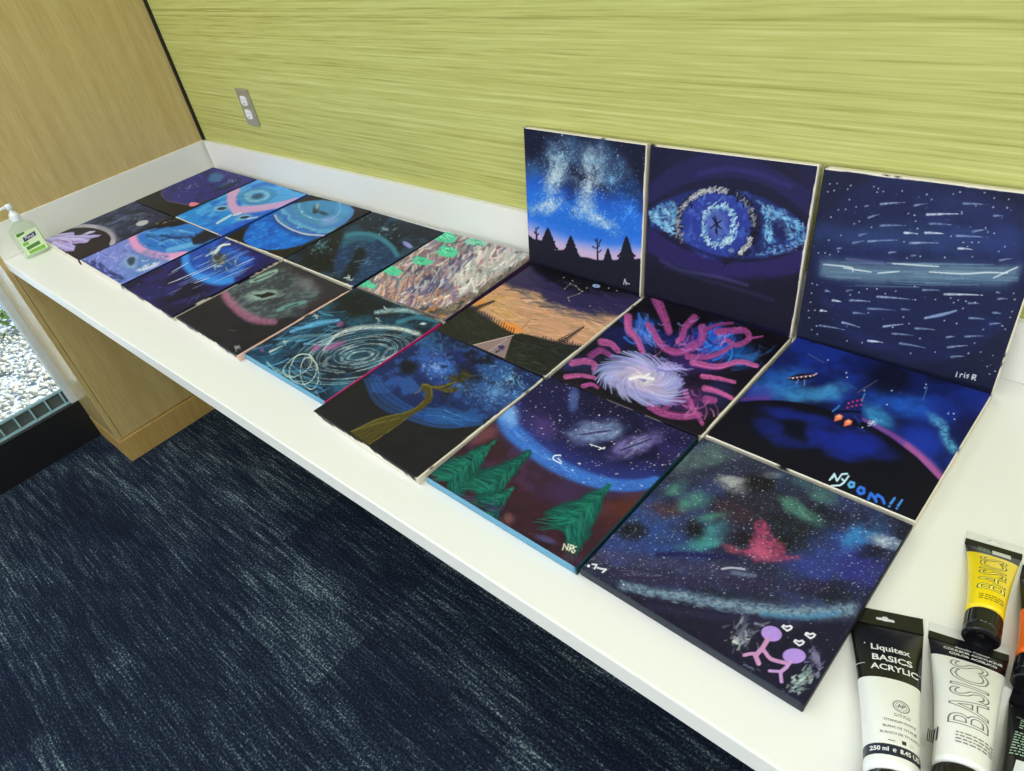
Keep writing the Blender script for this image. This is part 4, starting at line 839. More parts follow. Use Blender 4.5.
def art_e3():   # banded planet with white flecks
    s = Art(HOM['e3'], 290, (25, 28, 54), 33).crop(790, 160, 3.2137)
    m = s.ell(415, 350, 345, 320, (28, 34, 70), 6, .95, .06); s.mottle((33, 40, 86), .6, s.fbm(3, 3, 9), .45, .8, m); s.mottle((25, 30, 60), .6, s.fbm(3, 3, 8), .5, .8, m)
    s.ell(360, 250, 260, 40, (50, 80, 130), 2, .45, .8, .6); s.ell(620, 260, 160, 60, (48, 66, 130), 10, .4, .8, .6); s.ell(600, 160, 140, 40, (48, 58, 116), 10, .4, .8, .6)
    bd = [(96, 318), (200, 330), (330, 332), (480, 338), (600, 342), (700, 345), (748, 342), (735, 395), (700, 418), (640, 426), (560, 414), (420, 412), (260, 408), (160, 392), (96, 376)]
    s.poly(bd, (56, 76, 108), .8, 26, 6); s.poly([(x, 372 + (y - 372) * .72) for x, y in bd], (90, 114, 132), .9, 14, 6)
    for k in range(46):
        y = 328 + 84 * s.rng.random(); x = 110 + 460 * s.rng.random(); L = 90 + 170 * s.rng.random(); q = (x - 400) * .02 + 10
        s.line([(x, y + q * .3), (x + L * .5, y + q * .3 + 4), (min(740, x + L), y + q * .3 + 6)], 2 + 2.5 * s.rng.random(), [(110, 142, 160), (70, 98, 128), (130, 156, 168), (60, 84, 116), (96, 124, 146)][k % 5], .5, .7, (.5, .5), 1.3)
    for p in ([(104, 342), (190, 352), (200, 366)], [(170, 354), (260, 368)], [(450, 368), (560, 374), (640, 370), (705, 372)], [(280, 372), (350, 366)], [(660, 388), (738, 352)], [(330, 340), (480, 350)]): s.line(p, 3, (206, 216, 218), .85, .5, (.6, .6), 1.4)
    s.line([(180, 325), (300, 340)], 6, (110, 110, 150), .5, .8)
    FL = [(290, 143, 372, 138), (442, 178, 556, 176), (450, 208, 520, 212), (368, 238, 412, 242), (436, 238, 506, 242), (290, 214, 372, 214), (250, 266, 350, 262), (386, 272, 486, 272), (545, 290, 592, 294), (590, 234, 640, 228), (538, 248, 640, 254), (250, 188, 290, 176), (660, 182, 690, 184), (240, 150, 256, 150), (400, 148, 440, 142), (318, 304, 342, 302), (392, 314, 410, 314), (150, 290, 168, 288), (200, 272, 240, 264), (560, 142, 640, 146), (220, 246, 246, 240), (680, 330, 720, 324),
          (134, 462, 164, 468), (190, 462, 256, 466), (280, 450, 396, 460), (500, 442, 632, 446), (580, 472, 620, 474), (250, 490, 340, 496), (202, 504, 244, 508), (436, 522, 540, 496), (582, 522, 634, 526), (94, 496, 116, 500), (165, 536, 222, 552), (300, 550, 370, 542), (404, 556, 478, 562), (90, 546, 180, 562), (508, 586, 534, 584), (330, 574, 400, 580), (250, 598, 304, 604), (512, 620, 576, 614), (354, 606, 440, 622), (524, 652, 564, 650), (570, 584, 632, 582), (650, 542, 690, 540), (430, 428, 490, 430), (360, 492, 390, 496), (660, 504, 690, 508), (180, 430, 200, 428), (672, 436, 684, 440), (676, 458, 706, 458), (110, 430, 125, 434)]
    bright = {1, 3, 4, 8, 22, 25, 31, 38}
    semi = {0, 7, 23, 24, 32, 33, 36, 39, 41}
    for i, (x0, y0, x1, y1) in enumerate(FL):
        b = i in bright; s.line([(x0, y0), ((x0 + x1) / 2, (y0 + y1) / 2 - 1), (x1, y1)], 3.6 if b else 3.3, (208, 216, 226) if b else (160, 176, 202) if i in semi else (134, 152, 184), .9 if b else .8, .8, (1, .1), 1.25, .3)
    s.line([(440, 522), (490, 512), (538, 497)], 6, (128, 152, 186), .85, .5, (.4, .5), 1.5)
    D = [(124, 76), (148, 75), (182, 94), (192, 82), (118, 102), (138, 98), (268, 86), (282, 92), (298, 102), (278, 104), (360, 100), (440, 112), (456, 128), (526, 110), (548, 104), (554, 170), (628, 106), (656, 154), (702, 156), (706, 128), (660, 124), (600, 150), (210, 152), (176, 160), (152, 162), (128, 186), (220, 200), (204, 208), (260, 220), (380, 174), (400, 180), (404, 200), (410, 224), (188, 128), (160, 246), (120, 262), (108, 304), (86, 304), (124, 310), (152, 300), (376, 322), (420, 316), (500, 320), (590, 318), (560, 270), (574, 284), (588, 270), (610, 270), (632, 222), (640, 236), (484, 178), (660, 240), (696, 284), (676, 300), (520, 250), (366, 268), (402, 416), (404, 460), (278, 424), (246, 424), (220, 436), (190, 444), (66, 406), (82, 410), (64, 438), (60, 468), (54, 496), (75, 495), (56, 520), (80, 548), (64, 560), (82, 575), (180, 598), (262, 598), (365, 518), (384, 540), (470, 460), (520, 455), (530, 470), (545, 462), (570, 466), (560, 490), (470, 636), (390, 640), (600, 606), (628, 560), (660, 648), (642, 684), (620, 636), (650, 710), (668, 700), (700, 560), (690, 548), (726, 440), (730, 460), (722, 500), (716, 520), (580, 640), (540, 540), (420, 590), (330, 552), (230, 604), (250, 504), (440, 520), (340, 432), (306, 440), (600, 470), (500, 530)]
    s.dots(D, 2.3, (196, 204, 218), .82); s.stars(90, .002, (160, 168, 188))
    w = (206, 210, 214)
    s.strokes_text([[(543, 704), (540, 718)], [(552, 720), (554, 710), (561, 711)], [(568, 711), (567, 721)], [(581, 712), (575, 714), (580, 719), (575, 723)], [(592, 728), (596, 712), (606, 715), (604, 721), (596, 720), (604, 731)]], 1.7, w); s.dots([(569, 706)], 1.6, w)
    s.grain(3)
    return s

# ------------------------------------------------------------------ materials used
M = dict(
    wallpaper=mat_wallpaper(),
    wood=mat_wood('oak_veneer', (184, 154, 84), (204, 176, 106), 0.40),
    edge=mat_wood('oak_edge_strip', (180, 156, 100), (202, 180, 122), 0.2),
    wood_low=mat_wood('oak_veneer_plinth', (172, 140, 78), (196, 164, 98), 0.36),
    carpet=mat_carpet(), paint=mat_paint(), glass=mat_glass(),
    counter=plain('off_white_laminate', (231, 230, 221), 0.32, bscale=500, var=0.012),
    black=plain('black_rubber', (14, 14, 15), 0.5),
    sill=plain('black_painted_metal', (17, 19, 22), 0.45, bscale=60),
    alu=plain('pale_window_metal', (196, 205, 204), 0.4, bscale=80),
    white=plain('white_paint', (226, 224, 216), 0.7, bscale=60),
    ceil=plain('white_ceiling', (226, 224, 214), 0.8, bscale=40),
    teal=plain('pale_teal_coated_wire', (150, 186, 190), 0.45),
    mesh_dark=plain('dark_grating_infill', (78, 88, 86), 0.7, bscale=120, var=.2),
    concrete=plain('pale_concrete', (190, 194, 196), 0.9, bscale=14, var=.1),
    steel=plain('brushed_steel', (186, 184, 174), 0.34, metal=0.7, bscale=300),
    outlet=plain('white_outlet_plastic', (226, 224, 220), 0.4),
    slot=plain('dark_slot', (28, 28, 28), 0.6),
    blackp=plain('glossy_black_plastic', (16, 16, 19), 0.22, bscale=300),
    blackt=plain('satin_black_tube_film', (17, 17, 21), 0.26, bscale=80),
    whitet=plain('white_tube_film', (232, 231, 222), 0.3, bscale=80, var=.015),
    yellow=plain('yellow_tube_film', (244, 214, 8), 0.28, bscale=80, var=.02),
    orange=plain('orange_tube_film', (246, 108, 28), 0.28, bscale=80, var=.02),
    tab=plain('milky_plastic_tab', (216, 216, 206), 0.35, bscale=80),
    ink_w=plain('white_print', (226, 228, 224), 0.4), ink_k=plain('black_print', (34, 34, 38), 0.4),
    ink_g=plain('grey_print', (120, 118, 112), 0.5), ink_y=plain('ochre_print', (120, 104, 20), 0.5),
    ink_m=plain('mint_print', (150, 178, 158), 0.5), ink_ty=plain('pale_yellow_print', (250, 232, 96), 0.4),
    band=plain('dark_navy_print', (26, 28, 48), 0.35), navy=plain('navy_print', (38, 40, 98), 0.4), lime=plain('lime_print', (128, 190, 66), 0.4), dgreen=plain('dark_green_print', (70, 130, 48), 0.4),
    label=plain('pale_green_label', (220, 236, 196), 0.35), pump=plain('white_pump_plastic', (226, 231, 236), 0.3),
    bottle=mat_clear_plastic('clear_bottle_plastic', (241, 247, 238), 0.12),
    pebble=plain('pale_pebble', (196, 190, 174), 0.9, bscale=22, var=.45),
    leaf=plain('shrub_leaf', (120, 150, 52), 0.6, bscale=20, var=.3), bark=plain('shrub_bark', (92, 74, 54), 0.9),
)
ZC = 0.855          # worktop height
XW, YW, YF = -0.025, 0.613, -0.133   # inner faces of the upstands, front edge of the worktop

# ------------------------------------------------------------------ the setting
tag(box('floor', (-0.33, -3.3, -0.06), (4.3, 0.66, 0.0), M['carpet']), kind='structure')
tag(box('ceiling', (-0.33, -3.3, 2.70), (4.3, 0.74, 2.78), M['ceil']), kind='structure')
tag(box('wall_back', (-0.0215, 0.628, 0.0), (4.3, 0.74, 2.70), M['wallpaper']), kind='structure')
tag(box('wall_right', (4.3, -3.3, 0.0), (4.38, 0.74, 2.70), M['white']), kind='structure')
tag(box('wall_front', (-0.33, -3.38, 0.0), (4.3, -3.3, 2.70), M['white']), kind='structure')
# oak clad pier at the end of the worktop: panel, a separate edge strip with a shadow groove, plinth
tag(box('wall_left', (-0.312, -0.1275, 0.102), (-0.030, 0.74, 2.70), M['edge'], bevel=0.0012, seg=1), kind='structure')
tag(box('trim_1', (-0.312, -0.146, 0.102), (-0.0295, -0.1290, 2.70), M['edge'], bevel=0.001, seg=1), kind='structure')
tag(box('baseboard_left', (-0.312, -0.1475, 0.0), (-0.019, 0.627, 0.099), M['wood_low'], bevel=0.0015, seg=1), kind='structure')
tag(box('trim_2', (-0.030, 0.618, 0.9605), (-0.0218, 0.640, 2.70), M['black']), kind='structure')

# floor to ceiling window left of the pier
win = tag(empty('window_1', (-0.315, -1.7, 0.0)), kind='structure')
def wbox(n, lo, hi, m, bv=0.0):
    return box(n, [lo[i] - win.location[i] for i in range(3)], [hi[i] - win.location[i] for i in range(3)], m, win, bv, 1)
wbox('bottom_panel', (-0.375, -3.3, 0.0), (-0.3125, -0.128, 0.180), M['sill'], 0.002)
wbox('side_frame', (-0.375, -0.172, 0.1805), (-0.3125, -0.128, 2.70), M['alu'], 0.002)
wbox('mullion', (-0.375, -1.70, 0.1805), (-0.3125, -1.64, 2.70), M['alu'], 0.002)
wbox('head_frame', (-0.375, -3.3, 2.62), (-0.3125, -0.173, 2.70), M['alu'], 0.002)
wbox('pane', (-0.349, -3.3, 0.1805), (-0.343, -0.1725, 2.62), M['glass'])

# wire grating standing along the foot of the pane
g = tag(empty('sill_grating', (-0.331, -0.755, 0.180)), 'low pale teal wire grating with square openings along the foot of the window', 'grating')
for k in range(21):
    y = -0.57 + k * 0.057
    box('upright_bar', (-0.004, y - 0.003, 0.0), (0.004, y + 0.003, 0.066), M['teal'], g)
box('top_rail', (-0.005, -0.58, 0.061), (0.005, 0.582, 0.069), M['teal'], g); box('bottom_rail', (-0.005, -0.58, 0.0), (0.005, 0.582, 0.007), M['teal'], g)
box('backing_mesh', (-0.0065, -0.58, 0.004), (-0.005, 0.582, 0.064), M['mesh_dark'], g)

# ground outside
tag(box('ground_outside', (-9.0, -7.0, -0.12), (-0.38, 5.0, -0.02), M['concrete']), kind='structure')
rg = random.Random(5)
tb = bmesh.new(); bmesh.ops.create_icosphere(tb, subdivisions=1, radius=1.0); tb.verts.ensure_lookup_table()
iv = [v.co.copy() for v in tb.verts]; fi = [[v.index for v in f.verts] for f in tb.faces]; tb.free()
gv, gf = [], []
for k in range(5200):
    x = -0.42 - 1.35 * rg.random(); y = -1.3 + 1.9 * rg.random()
    r = 0.007 + 0.011 * rg.random() ** 2
    R = Matrix.Rotation(rg.random() * 6.3, 3, 'Z') @ Matrix.Rotation(rg.random() * 6.3, 3, 'X')
    s_ = Vector((1, .55 + .5 * rg.random(), .45 + .3 * rg.random())) * r; o_ = Vector((x, y, -0.012 + r * .45 + .02 * rg.random())); b0 = len(gv)
    gv += [R @ Vector((v.x * s_.x, v.y * s_.y, v.z * s_.z)) * (1 + .12 * rg.random()) + o_ for v in iv]; gf += [[b0 + q for q in f] for f in fi]
gm = bpy.data.meshes.new('gravel'); gm.from_pydata(gv, [], gf); gm.update(); gm.polygons.foreach_set('use_smooth', [True] * len(gf))
tag(link('gravel', gm, M['pebble']), 'bed of pale loose gravel outside below the window', 'gravel', kind='stuff')

sh = tag(empty('shrub', (-1.98, 0.10, -0.02)), 'low yellow-green shrub outside beyond the gravel bed', 'shrub')
bm = bmesh.new()
for k in range(1500):
    t = rg.random() * 6.283; u = rg.random(); r = 0.36 * math.sqrt(rg.random())
    c = Vector((r * math.cos(t), r * math.sin(t) * 1.5, 0.05 + 0.34 * u * (1 - (r / 0.40) ** 2)))
    d = Vector((rg.gauss(0, 1), rg.gauss(0, 1), rg.gauss(0.5, 0.8))).normalized(); e = d.orthogonal().normalized(); L, w = 0.028 + .02 * rg.random(), 0.012
    a = [bm.verts.new(c), bm.verts.new(c + d * L * .5 + e * w), bm.verts.new(c + d * L), bm.verts.new(c + d * L * .5 - e * w)]; bm.faces.new(a)
finish(bm, 'foliage', M['leaf'], sh)
bm = bmesh.new()
for k in range(9):
    t = k * .7; r_ = bmesh.ops.create_cone(bm, segments=6, radius1=.008, radius2=.003, depth=.26, cap_ends=True)
    R = Matrix.Rotation(.5, 3, Vector((math.cos(t), math.sin(t), 0)))
    for v in r_['verts']: v.co = R @ (v.co + Vector((0, 0, .13)))
finish(bm, 'stem', M['bark'], sh)

# ------------------------------------------------------------------ worktop
def worktop():
    root = tag(empty('counter', (1.6, 0.24, ZC)), 'long off-white laminate counter with low upstands carrying all the canvases', 'counter')
    def b(n, lo, hi, bv):
        return box(n, (lo[0] - 1.6, lo[1] - .24, lo[2] - ZC), (hi[0] - 1.6, hi[1] - .24, hi[2] - ZC), M['counter'], root, bv, 2)
    b('worktop', (-0.0325, YF, ZC - 0.037), (4.29, 0.6275, ZC), 0.0025)
    b('back_upstand', (-0.012, YW, ZC + 0.0002), (4.29, 0.6275, 0.960), 0.0015)
    b('side_upstand', (-0.0325, YF + 0.001, ZC + 0.0002), (-0.0135 + (XW + 0.0135), 0.6275, 0.960), 0.0015)
worktop()

# ------------------------------------------------------------------ canvases
T = 0.015
CREAM, DK, LB = (222, 214, 194), (30, 30, 40), (98, 152, 178)
def edge_band(size, h, sides, seed):
    """wrapped sides of a stretched canvas; sides = front,right,back,left as (paint colour, bare share, paint runs from)"""
    rg = np.random.default_rng(seed); n = 40; zs = np.array([T, T - 0.0012, T * .75, T * .5, T * .25, 0.0006])
    ins = np.array([0.0016, 0.0, 0.0, 0.0, 0.0, 0.0006]); H = size / 2
    cor = [(-H, -H), (H, -H), (H, H), (-H, H)]
    vs, cs = [], []
    for k in range(4):
        (x0, y0), (x1, y1) = cor[k], cor[(k + 1) % 4]; paint, bare, base = sides[k]
        ph = rg.random(3) * 6.28
        for i in range(n):
            t = i / n; x, y = x0 + (x1 - x0) * t, y0 + (y1 - y0) * t
            rag = .5 + .28 * math.sin(9 * t + ph[0]) + .16 * math.sin(23 * t + ph[1]) + .1 * rg.normal()
            for j, z in enumerate(zs):
                sx = x - math.copysign(ins[j], x) if abs(abs(x) - H) < 1e-9 else x; sy = y - math.copysign(ins[j], y) if abs(abs(y) - H) < 1e-9 else y
                vs.append((sx, sy + (H if h else 0), z - (T if h else 0)))
                q = 1 - z / T                                   # 0 at the painted face
                isb = bare > 0 and (bare >= .5 and rag < .86 + .1 * bare or q > (1 - bare) * np.clip(rag, .1, .9))
                cs.append(base if isb else paint)
    m = len(zs); fs = []
    tot = 4 * n
    for i in range(tot):
        a, b = i * m, ((i + 1) % tot) * m
        for j in range(m - 1): fs.append((a + j, a + j + 1, b + j + 1, b + j))
    fs.append(tuple(i * m + m - 1 for i in range(tot))[::-1])
    return vs, fs, cs

def paint_attr(me, c):
    a = me.color_attributes.new('paint', 'FLOAT_COLOR', 'POINT')
    c = np.asarray(c, float).reshape(-1, 3); o = np.ones((len(c), 4), np.float32); o[:, :3] = lin(np.clip(c, 0, 255))
    a.data.foreach_set('color', o.ravel())

def canvas(art, loc, rz, sides, label, size=0.3035, lean=None, seed=1):
    up = lean is not None
    root = tag(empty('canvas_painting', loc), label, 'painting', 'canvases standing against the wall' if up else 'square canvases laid flat on the counter')
    root.rotation_euler = (Matrix.Rotation(rz, 3, 'Z') @ Matrix.Rotation(math.pi / 2 - lean, 3, 'X')).to_euler() if up else (0, 0, rz)
    s = art(); n = s.n; e = 0.0016; L = size - 2 * e
    co = np.zeros((n, n, 3)); co[..., 0] = s.U * L - L / 2; co[..., 1] = s.V * L - L / 2 + (size / 2 if up else 0)
    zb = 0.0 if up else T
    fade = np.minimum(1, np.minimum.reduce([s.U, 1 - s.U, s.V, 1 - s.V]) * 30)
    co[..., 2] = zb + (s.Z + (s.f3 - .5) * 0.00008) * fade
    idx = np.arange(n * n).reshape(n, n); q = np.stack([idx[:-1, :-1], idx[:-1, 1:], idx[1:, 1:], idx[1:, :-1]], -1).reshape(-1, 4)
    me = bpy.data.meshes.new('painted_front'); nf = len(q)
    me.vertices.add(n * n); me.vertices.foreach_set('co', co.astype(np.float32).ravel())
    me.loops.add(nf * 4); me.loops.foreach_set('vertex_index', q.astype(np.int32).ravel())
    me.polygons.add(nf); me.polygons.foreach_set('loop_start', np.arange(0, nf * 4, 4, dtype=np.int32))
    me.update(calc_edges=True); me.polygons.foreach_set('use_smooth', [True] * nf); me.validate()
    rag = s.fbm(26, 3); wob = s.fbm(5, 2)
    for d_, sd in ((s.V, sides[0]), (1 - s.U, sides[1]), (1 - s.V, sides[2]), (s.U, sides[3])):
        if sd[1] >= .7:                                              # paint stops just short of the edge
            s.put(smooth(1.0, .6, d_ * size / (0.0015 * (.35 + 1.1 * wob * (.6 + .8 * rag)) * (.4 + sd[1]))), sd[2])
    paint_attr(me, s.C); link('painted_front', me, M['paint'], root)
    vs, fs, cs = edge_band(size, up, sides, seed)
    me = bpy.data.meshes.new('wrapped_edge'); me.from_pydata(vs, [], fs); me.update(); paint_attr(me, cs); link('wrapped_edge', me, M['paint'], root)
    return root

def E(f, r, b=None, l=None):
    d = (DK, 0, CREAM)
    return [f, r, b or d, l or d]
W1 = lambda c=DK, k=.75: (c, k, CREAM)
D1 = lambda c=DK: (c, 0, CREAM)
canvas(art_c1, (0.1527, 0.4493, ZC + 0.0003), -0.0064, E(D1(), D1()), 'flat canvas of a violet planet on black, in the far corner of the counter', seed=40)
canvas(art_c2, (0.4601, 0.4452, ZC + 0.0003), -0.0244, E(W1(k=.5), D1((30, 70, 150))), 'bright sky-blue flat canvas with a pink V, against the back upstand', seed=41)
canvas(art_c3, (0.7773, 0.4416, ZC + 0.0003), 0.0021, E(W1(), D1()), 'flat canvas of two overlapping blue discs on black ground', seed=42)
canvas(art_c4, (1.0862, 0.4369, ZC + 0.0003), -0.0201, E(W1((22, 31, 46), .8), D1((22, 31, 46))), 'flat canvas of a dark teal planet ringed by specks of stars', seed=43)
canvas(art_c5, (1.3951, 0.4397, ZC + 0.0003), 0.0075, E(W1((120, 110, 105), .3), D1((58, 34, 66))), 'thickly daubed mauve and cream canvas with turquoise diamonds', seed=44)
canvas(art_c6, (1.7091, 0.3996, ZC + 0.0003), -0.0307, E(D1((40, 38, 40)), W1((34, 30, 40), .8)), 'flat canvas of a road running into an orange sunset', seed=45)
canvas(art_c7, (2.0165, 0.3997, ZC + 0.0003), -0.0125, E(W1((24, 18, 26), .35), W1((22, 17, 26), .85)), 'flat canvas of a lavender spiral with pink tendrils on black', seed=46)
canvas(art_c8, (2.3244, 0.4004, ZC + 0.0003), -0.0252, E(W1((15, 14, 26), .6), W1((30, 60, 130), .5)), 'flat canvas of a rocket flying over a dark planet, lettered Nyoom', seed=47)
canvas(art_d1, (0.1496, 0.1425, ZC + 0.0003), -0.0207, E(W1(k=.6), D1()), 'flat canvas of a lilac flower in a dark arch, beside the sanitizer bottle', seed=48)
canvas(art_d2, (0.4546, 0.1397, ZC + 0.0003), -0.0188, E(W1((70, 80, 130), .7), D1((30, 40, 80))), 'flat lilac and blue canvas crossed by a pink arc', seed=49)
canvas(art_d3, (0.7665, 0.1326, ZC + 0.0003), -0.0276, E(W1((40, 44, 70), .25), W1((26, 23, 50), .3)), 'flat navy canvas with a blue burst and thin white streaks', seed=50)
canvas(art_d4, (1.0852, 0.1265, ZC + 0.0003), -0.0343, E(W1((56, 60, 66), .35), (DK, .9, (226, 186, 166))), 'flat charcoal canvas of a grey planet with a pink rim', seed=51)
canvas(art_d5, (1.3920, 0.1307, ZC + 0.0003), -0.0211, E((LB, 0, CREAM), ((186, 40, 110), 0, CREAM)), 'flat teal canvas of a white swirl, edged light blue and magenta', seed=52)
canvas(art_d6, (1.6987, 0.0932, ZC + 0.0003), -0.0431, E(W1((38, 38, 42), .4), W1((29, 28, 32), .9)), 'flat canvas of an olive branch crossing a blue galaxy', seed=53)
canvas(art_d7, (2.0072, 0.0942, ZC + 0.0003), -0.0184, E((LB, 0, CREAM), ((18, 56, 66), 0, CREAM)), 'flat canvas of green spruces below a starry disc, signed NRS', seed=54)
canvas(art_d8, (2.3154, 0.0909, ZC + 0.0003), -0.0254, E(((44, 50, 60), 0, CREAM), (DK, 0, CREAM)), 'flat nebula canvas with two small lavender stick figures, nearest the tubes', seed=55)
canvas(art_e1, (1.696, 0.5605, ZC + 0.0025), -0.0189, E(D1(), W1(DK, .9), W1(DK, .6), D1()), 'upright canvas of a milky way over black firs, leaning on the wall', 0.3055, 0.155, 56)
canvas(art_e2, (2.0105, 0.5605, ZC + 0.0025), 0.0181, E(D1(), W1(DK, .9), W1(DK, .55), D1()), 'upright canvas of a blue nebula shaped like an eye', 0.3055, 0.155, 57)
canvas(art_e3, (2.3255, 0.56, ZC + 0.0025), 0.0092, E(D1(), W1(DK, .6), W1(DK, .85), D1()), 'upright navy canvas of a planet with a pale band, signed Iris R', 0.3055, 0.155, 58)

# ------------------------------------------------------------------ power outlet
o = tag(empty('power_outlet', (0.3780, 0.628, 1.105)), 'steel plated double power outlet on the green wall', 'outlet')
box('cover_plate', (-0.035, -0.0065, -0.057), (0.035, -0.0003, 0.057), M['steel'], o, 0.003, 2)
for k, z in enumerate((0.0205, -0.0205)):
    rings = []
    for y, r in ((-0.0068, 1.0), (-0.0092, 1.0), (-0.0098, .94)):
        rings.append([(0.0172 * r * max(-.80, min(.80, math.cos(a))) / .80, y, z + 0.0172 * r * max(-.9, min(.9, math.sin(a))) / .9 * .86) for a in [i * math.pi / 16 for i in range(32)]])
    rc = finish(loft(rings), 'receptacle', M['outlet'], o)
    for n_, (dx, dz, w, h) in (('slot', (-0.0064, 0.003, 0.0016, 0.0075)), ('slot', (0.0064, 0.003, 0.0016, 0.006))):
        box(n_, (dx - w / 2, -0.0101, z + dz - h / 2), (dx + w / 2, -0.00985, z + dz + h / 2), M['slot'], rc)
    bm = bmesh.new(); r_ = bmesh.ops.create_cone(bm, segments=14, radius1=.0026, radius2=.0026, depth=.0003, cap_ends=True)
    for v in r_['verts']: v.co = Vector((v.co.x, -0.01, z - 0.0075 + v.co.y))
    for v in r_['verts']: v.co.y = -0.01
    bmesh.ops.delete(bm, geom=[v for v in bm.verts][0:0], context='VERTS')
    finish(bm, 'ground_hole', M['slot'], rc)
bm = bmesh.new(); r_ = bmesh.ops.create_uvsphere(bm, u_segments=12, v_segments=6, radius=.003)
for v in r_['verts']: v.co = Vector((v.co.x, -0.0066 + min(0, v.co.y) * .5, v.co.z))
finish(bm, 'screw', M['steel'], o, True)

# ------------------------------------------------------------------ sanitizer bottle
def rrect(w, d, r, z, n=8):
    P = []
    for (cx, cy, a0) in ((w - r, d - r, 0), (-w + r, d - r, 90), (-w + r, -d + r, 180), (w - r, -d + r, 270)):
        for i in range(n + 1):
            a = math.radians(a0 + 90 * i / n); P.append((cx + r * math.cos(a), cy + r * math.sin(a), z))
    return P
b = tag(empty('sanitizer_bottle', (0.044, -0.050, ZC + 0.0003)), 'clear pump bottle of hand sanitizer with green label in the counter corner', 'bottle')
b.scale = (0.94, 0.93, 0.96)
R_ = []
for z, w, d, r in ((0, .017, .036, .012), (.002, .0205, .0395, .014), (.01, .0215, .0405, .015), (.05, .0215, .0405, .015), (.085, .021, .040, .015), (.094, .0195, .0375, .0155), (.101, .017, .030, .015), (.106, .0145, .0205, .0135), (.110, .0128, .0135, .0122), (.116, .0125, .0125, .0124)):
    R_.append(rrect(w, d, r, z))
finish(loft(R_), 'bottle_body', M['bottle'], b, True)
def lathe(prof, n=28, flute=0.0):
    return [[((r + (flute * (i % 2) if fl else 0)) * math.cos(2 * math.pi * i / n), (r + (flute * (i % 2) if fl else 0)) * math.sin(2 * math.pi * i / n), z) for i in range(n)] for z, r, fl in prof]
finish(loft(lathe([(.1165, .0142, 0), (.1175, .0152, 1), (.136, .0150, 1), (.139, .0125, 0), (.146, .0085, 0), (.146, .005, 0), (.153, .005, 0)], 40, .0006)), 'pump_collar', M['pump'], b)
hd = [rrect(.0075, .0085, .0072, z) for z in (.1535,)] + [rrect(.0085, .0098, .008, .158), rrect(.0085, .0098, .008, .166), rrect(.007, .008, .0068, .1695)]
pump = finish(loft(hd), 'pump_head', M['pump'], b, True)
noz = []
for y, r, z in ((-.006, .0046, .1635), (-.018, .0042, .1635), (-.030, .0036, .162), (-.036, .0032, .158), (-.037, .003, .154)):
    noz.append([(r * math.cos(a), y + (0 if y > -.034 else 0), z + r * math.sin(a)) for a in [i * math.pi / 8 for i in range(16)]])
finish(loft(noz), 'nozzle', M['pump'], pump, True)
lab = box('label', (0.0217, -.0335, .012), (0.0222, .0335, .084), M['label'], b, 0.0)
def yz_text(s, size, y, z, x, m, par, bold=0.0, shear=0.0, sx=1.0):
    bm = text_bm(s, size, 'CENTER', bold)
    for v in bm.verts: v.co = Vector((x, y + v.co.x * sx + v.co.y * shear, z + v.co.y))
    return finish(bm, 'lettering', m, par)
def yz_quad(pts, x, m, par, name='printed_patch'):
    bm = bmesh.new(); bm.faces.new([bm.verts.new((x, p[0], p[1])) for p in pts]); me = bpy.data.meshes.new(name); bm.to_mesh(me); bm.free(); return link(name, me, m, par)
yz_quad([(-.031, .074), (-.006, .078), (-.004, .084), (-.031, .084)], .0223, M['dgreen'], lab)
yz_quad([(-.020, .054), (.022, .060), (.024, .074), (-.018, .068)], .0223, M['navy'], lab)
yz_text('Purell', .0135, .002, .064, .0224, M['ink_w'], lab, .0002, .1, .95)
yz_quad([(-.028, .042), (-.010, .043), (-.010, .053), (-.028, .052)], .0223, M['lime'], lab)
yz_quad([(-.024, .027), (.020, .031), (.020, .042), (-.024, .038)], .0223, M['dgreen'], lab)
yz_quad([(-.024, .014), (.028, .014), (.028, .026), (-.024, .024)], .0223, M['lime'], lab)

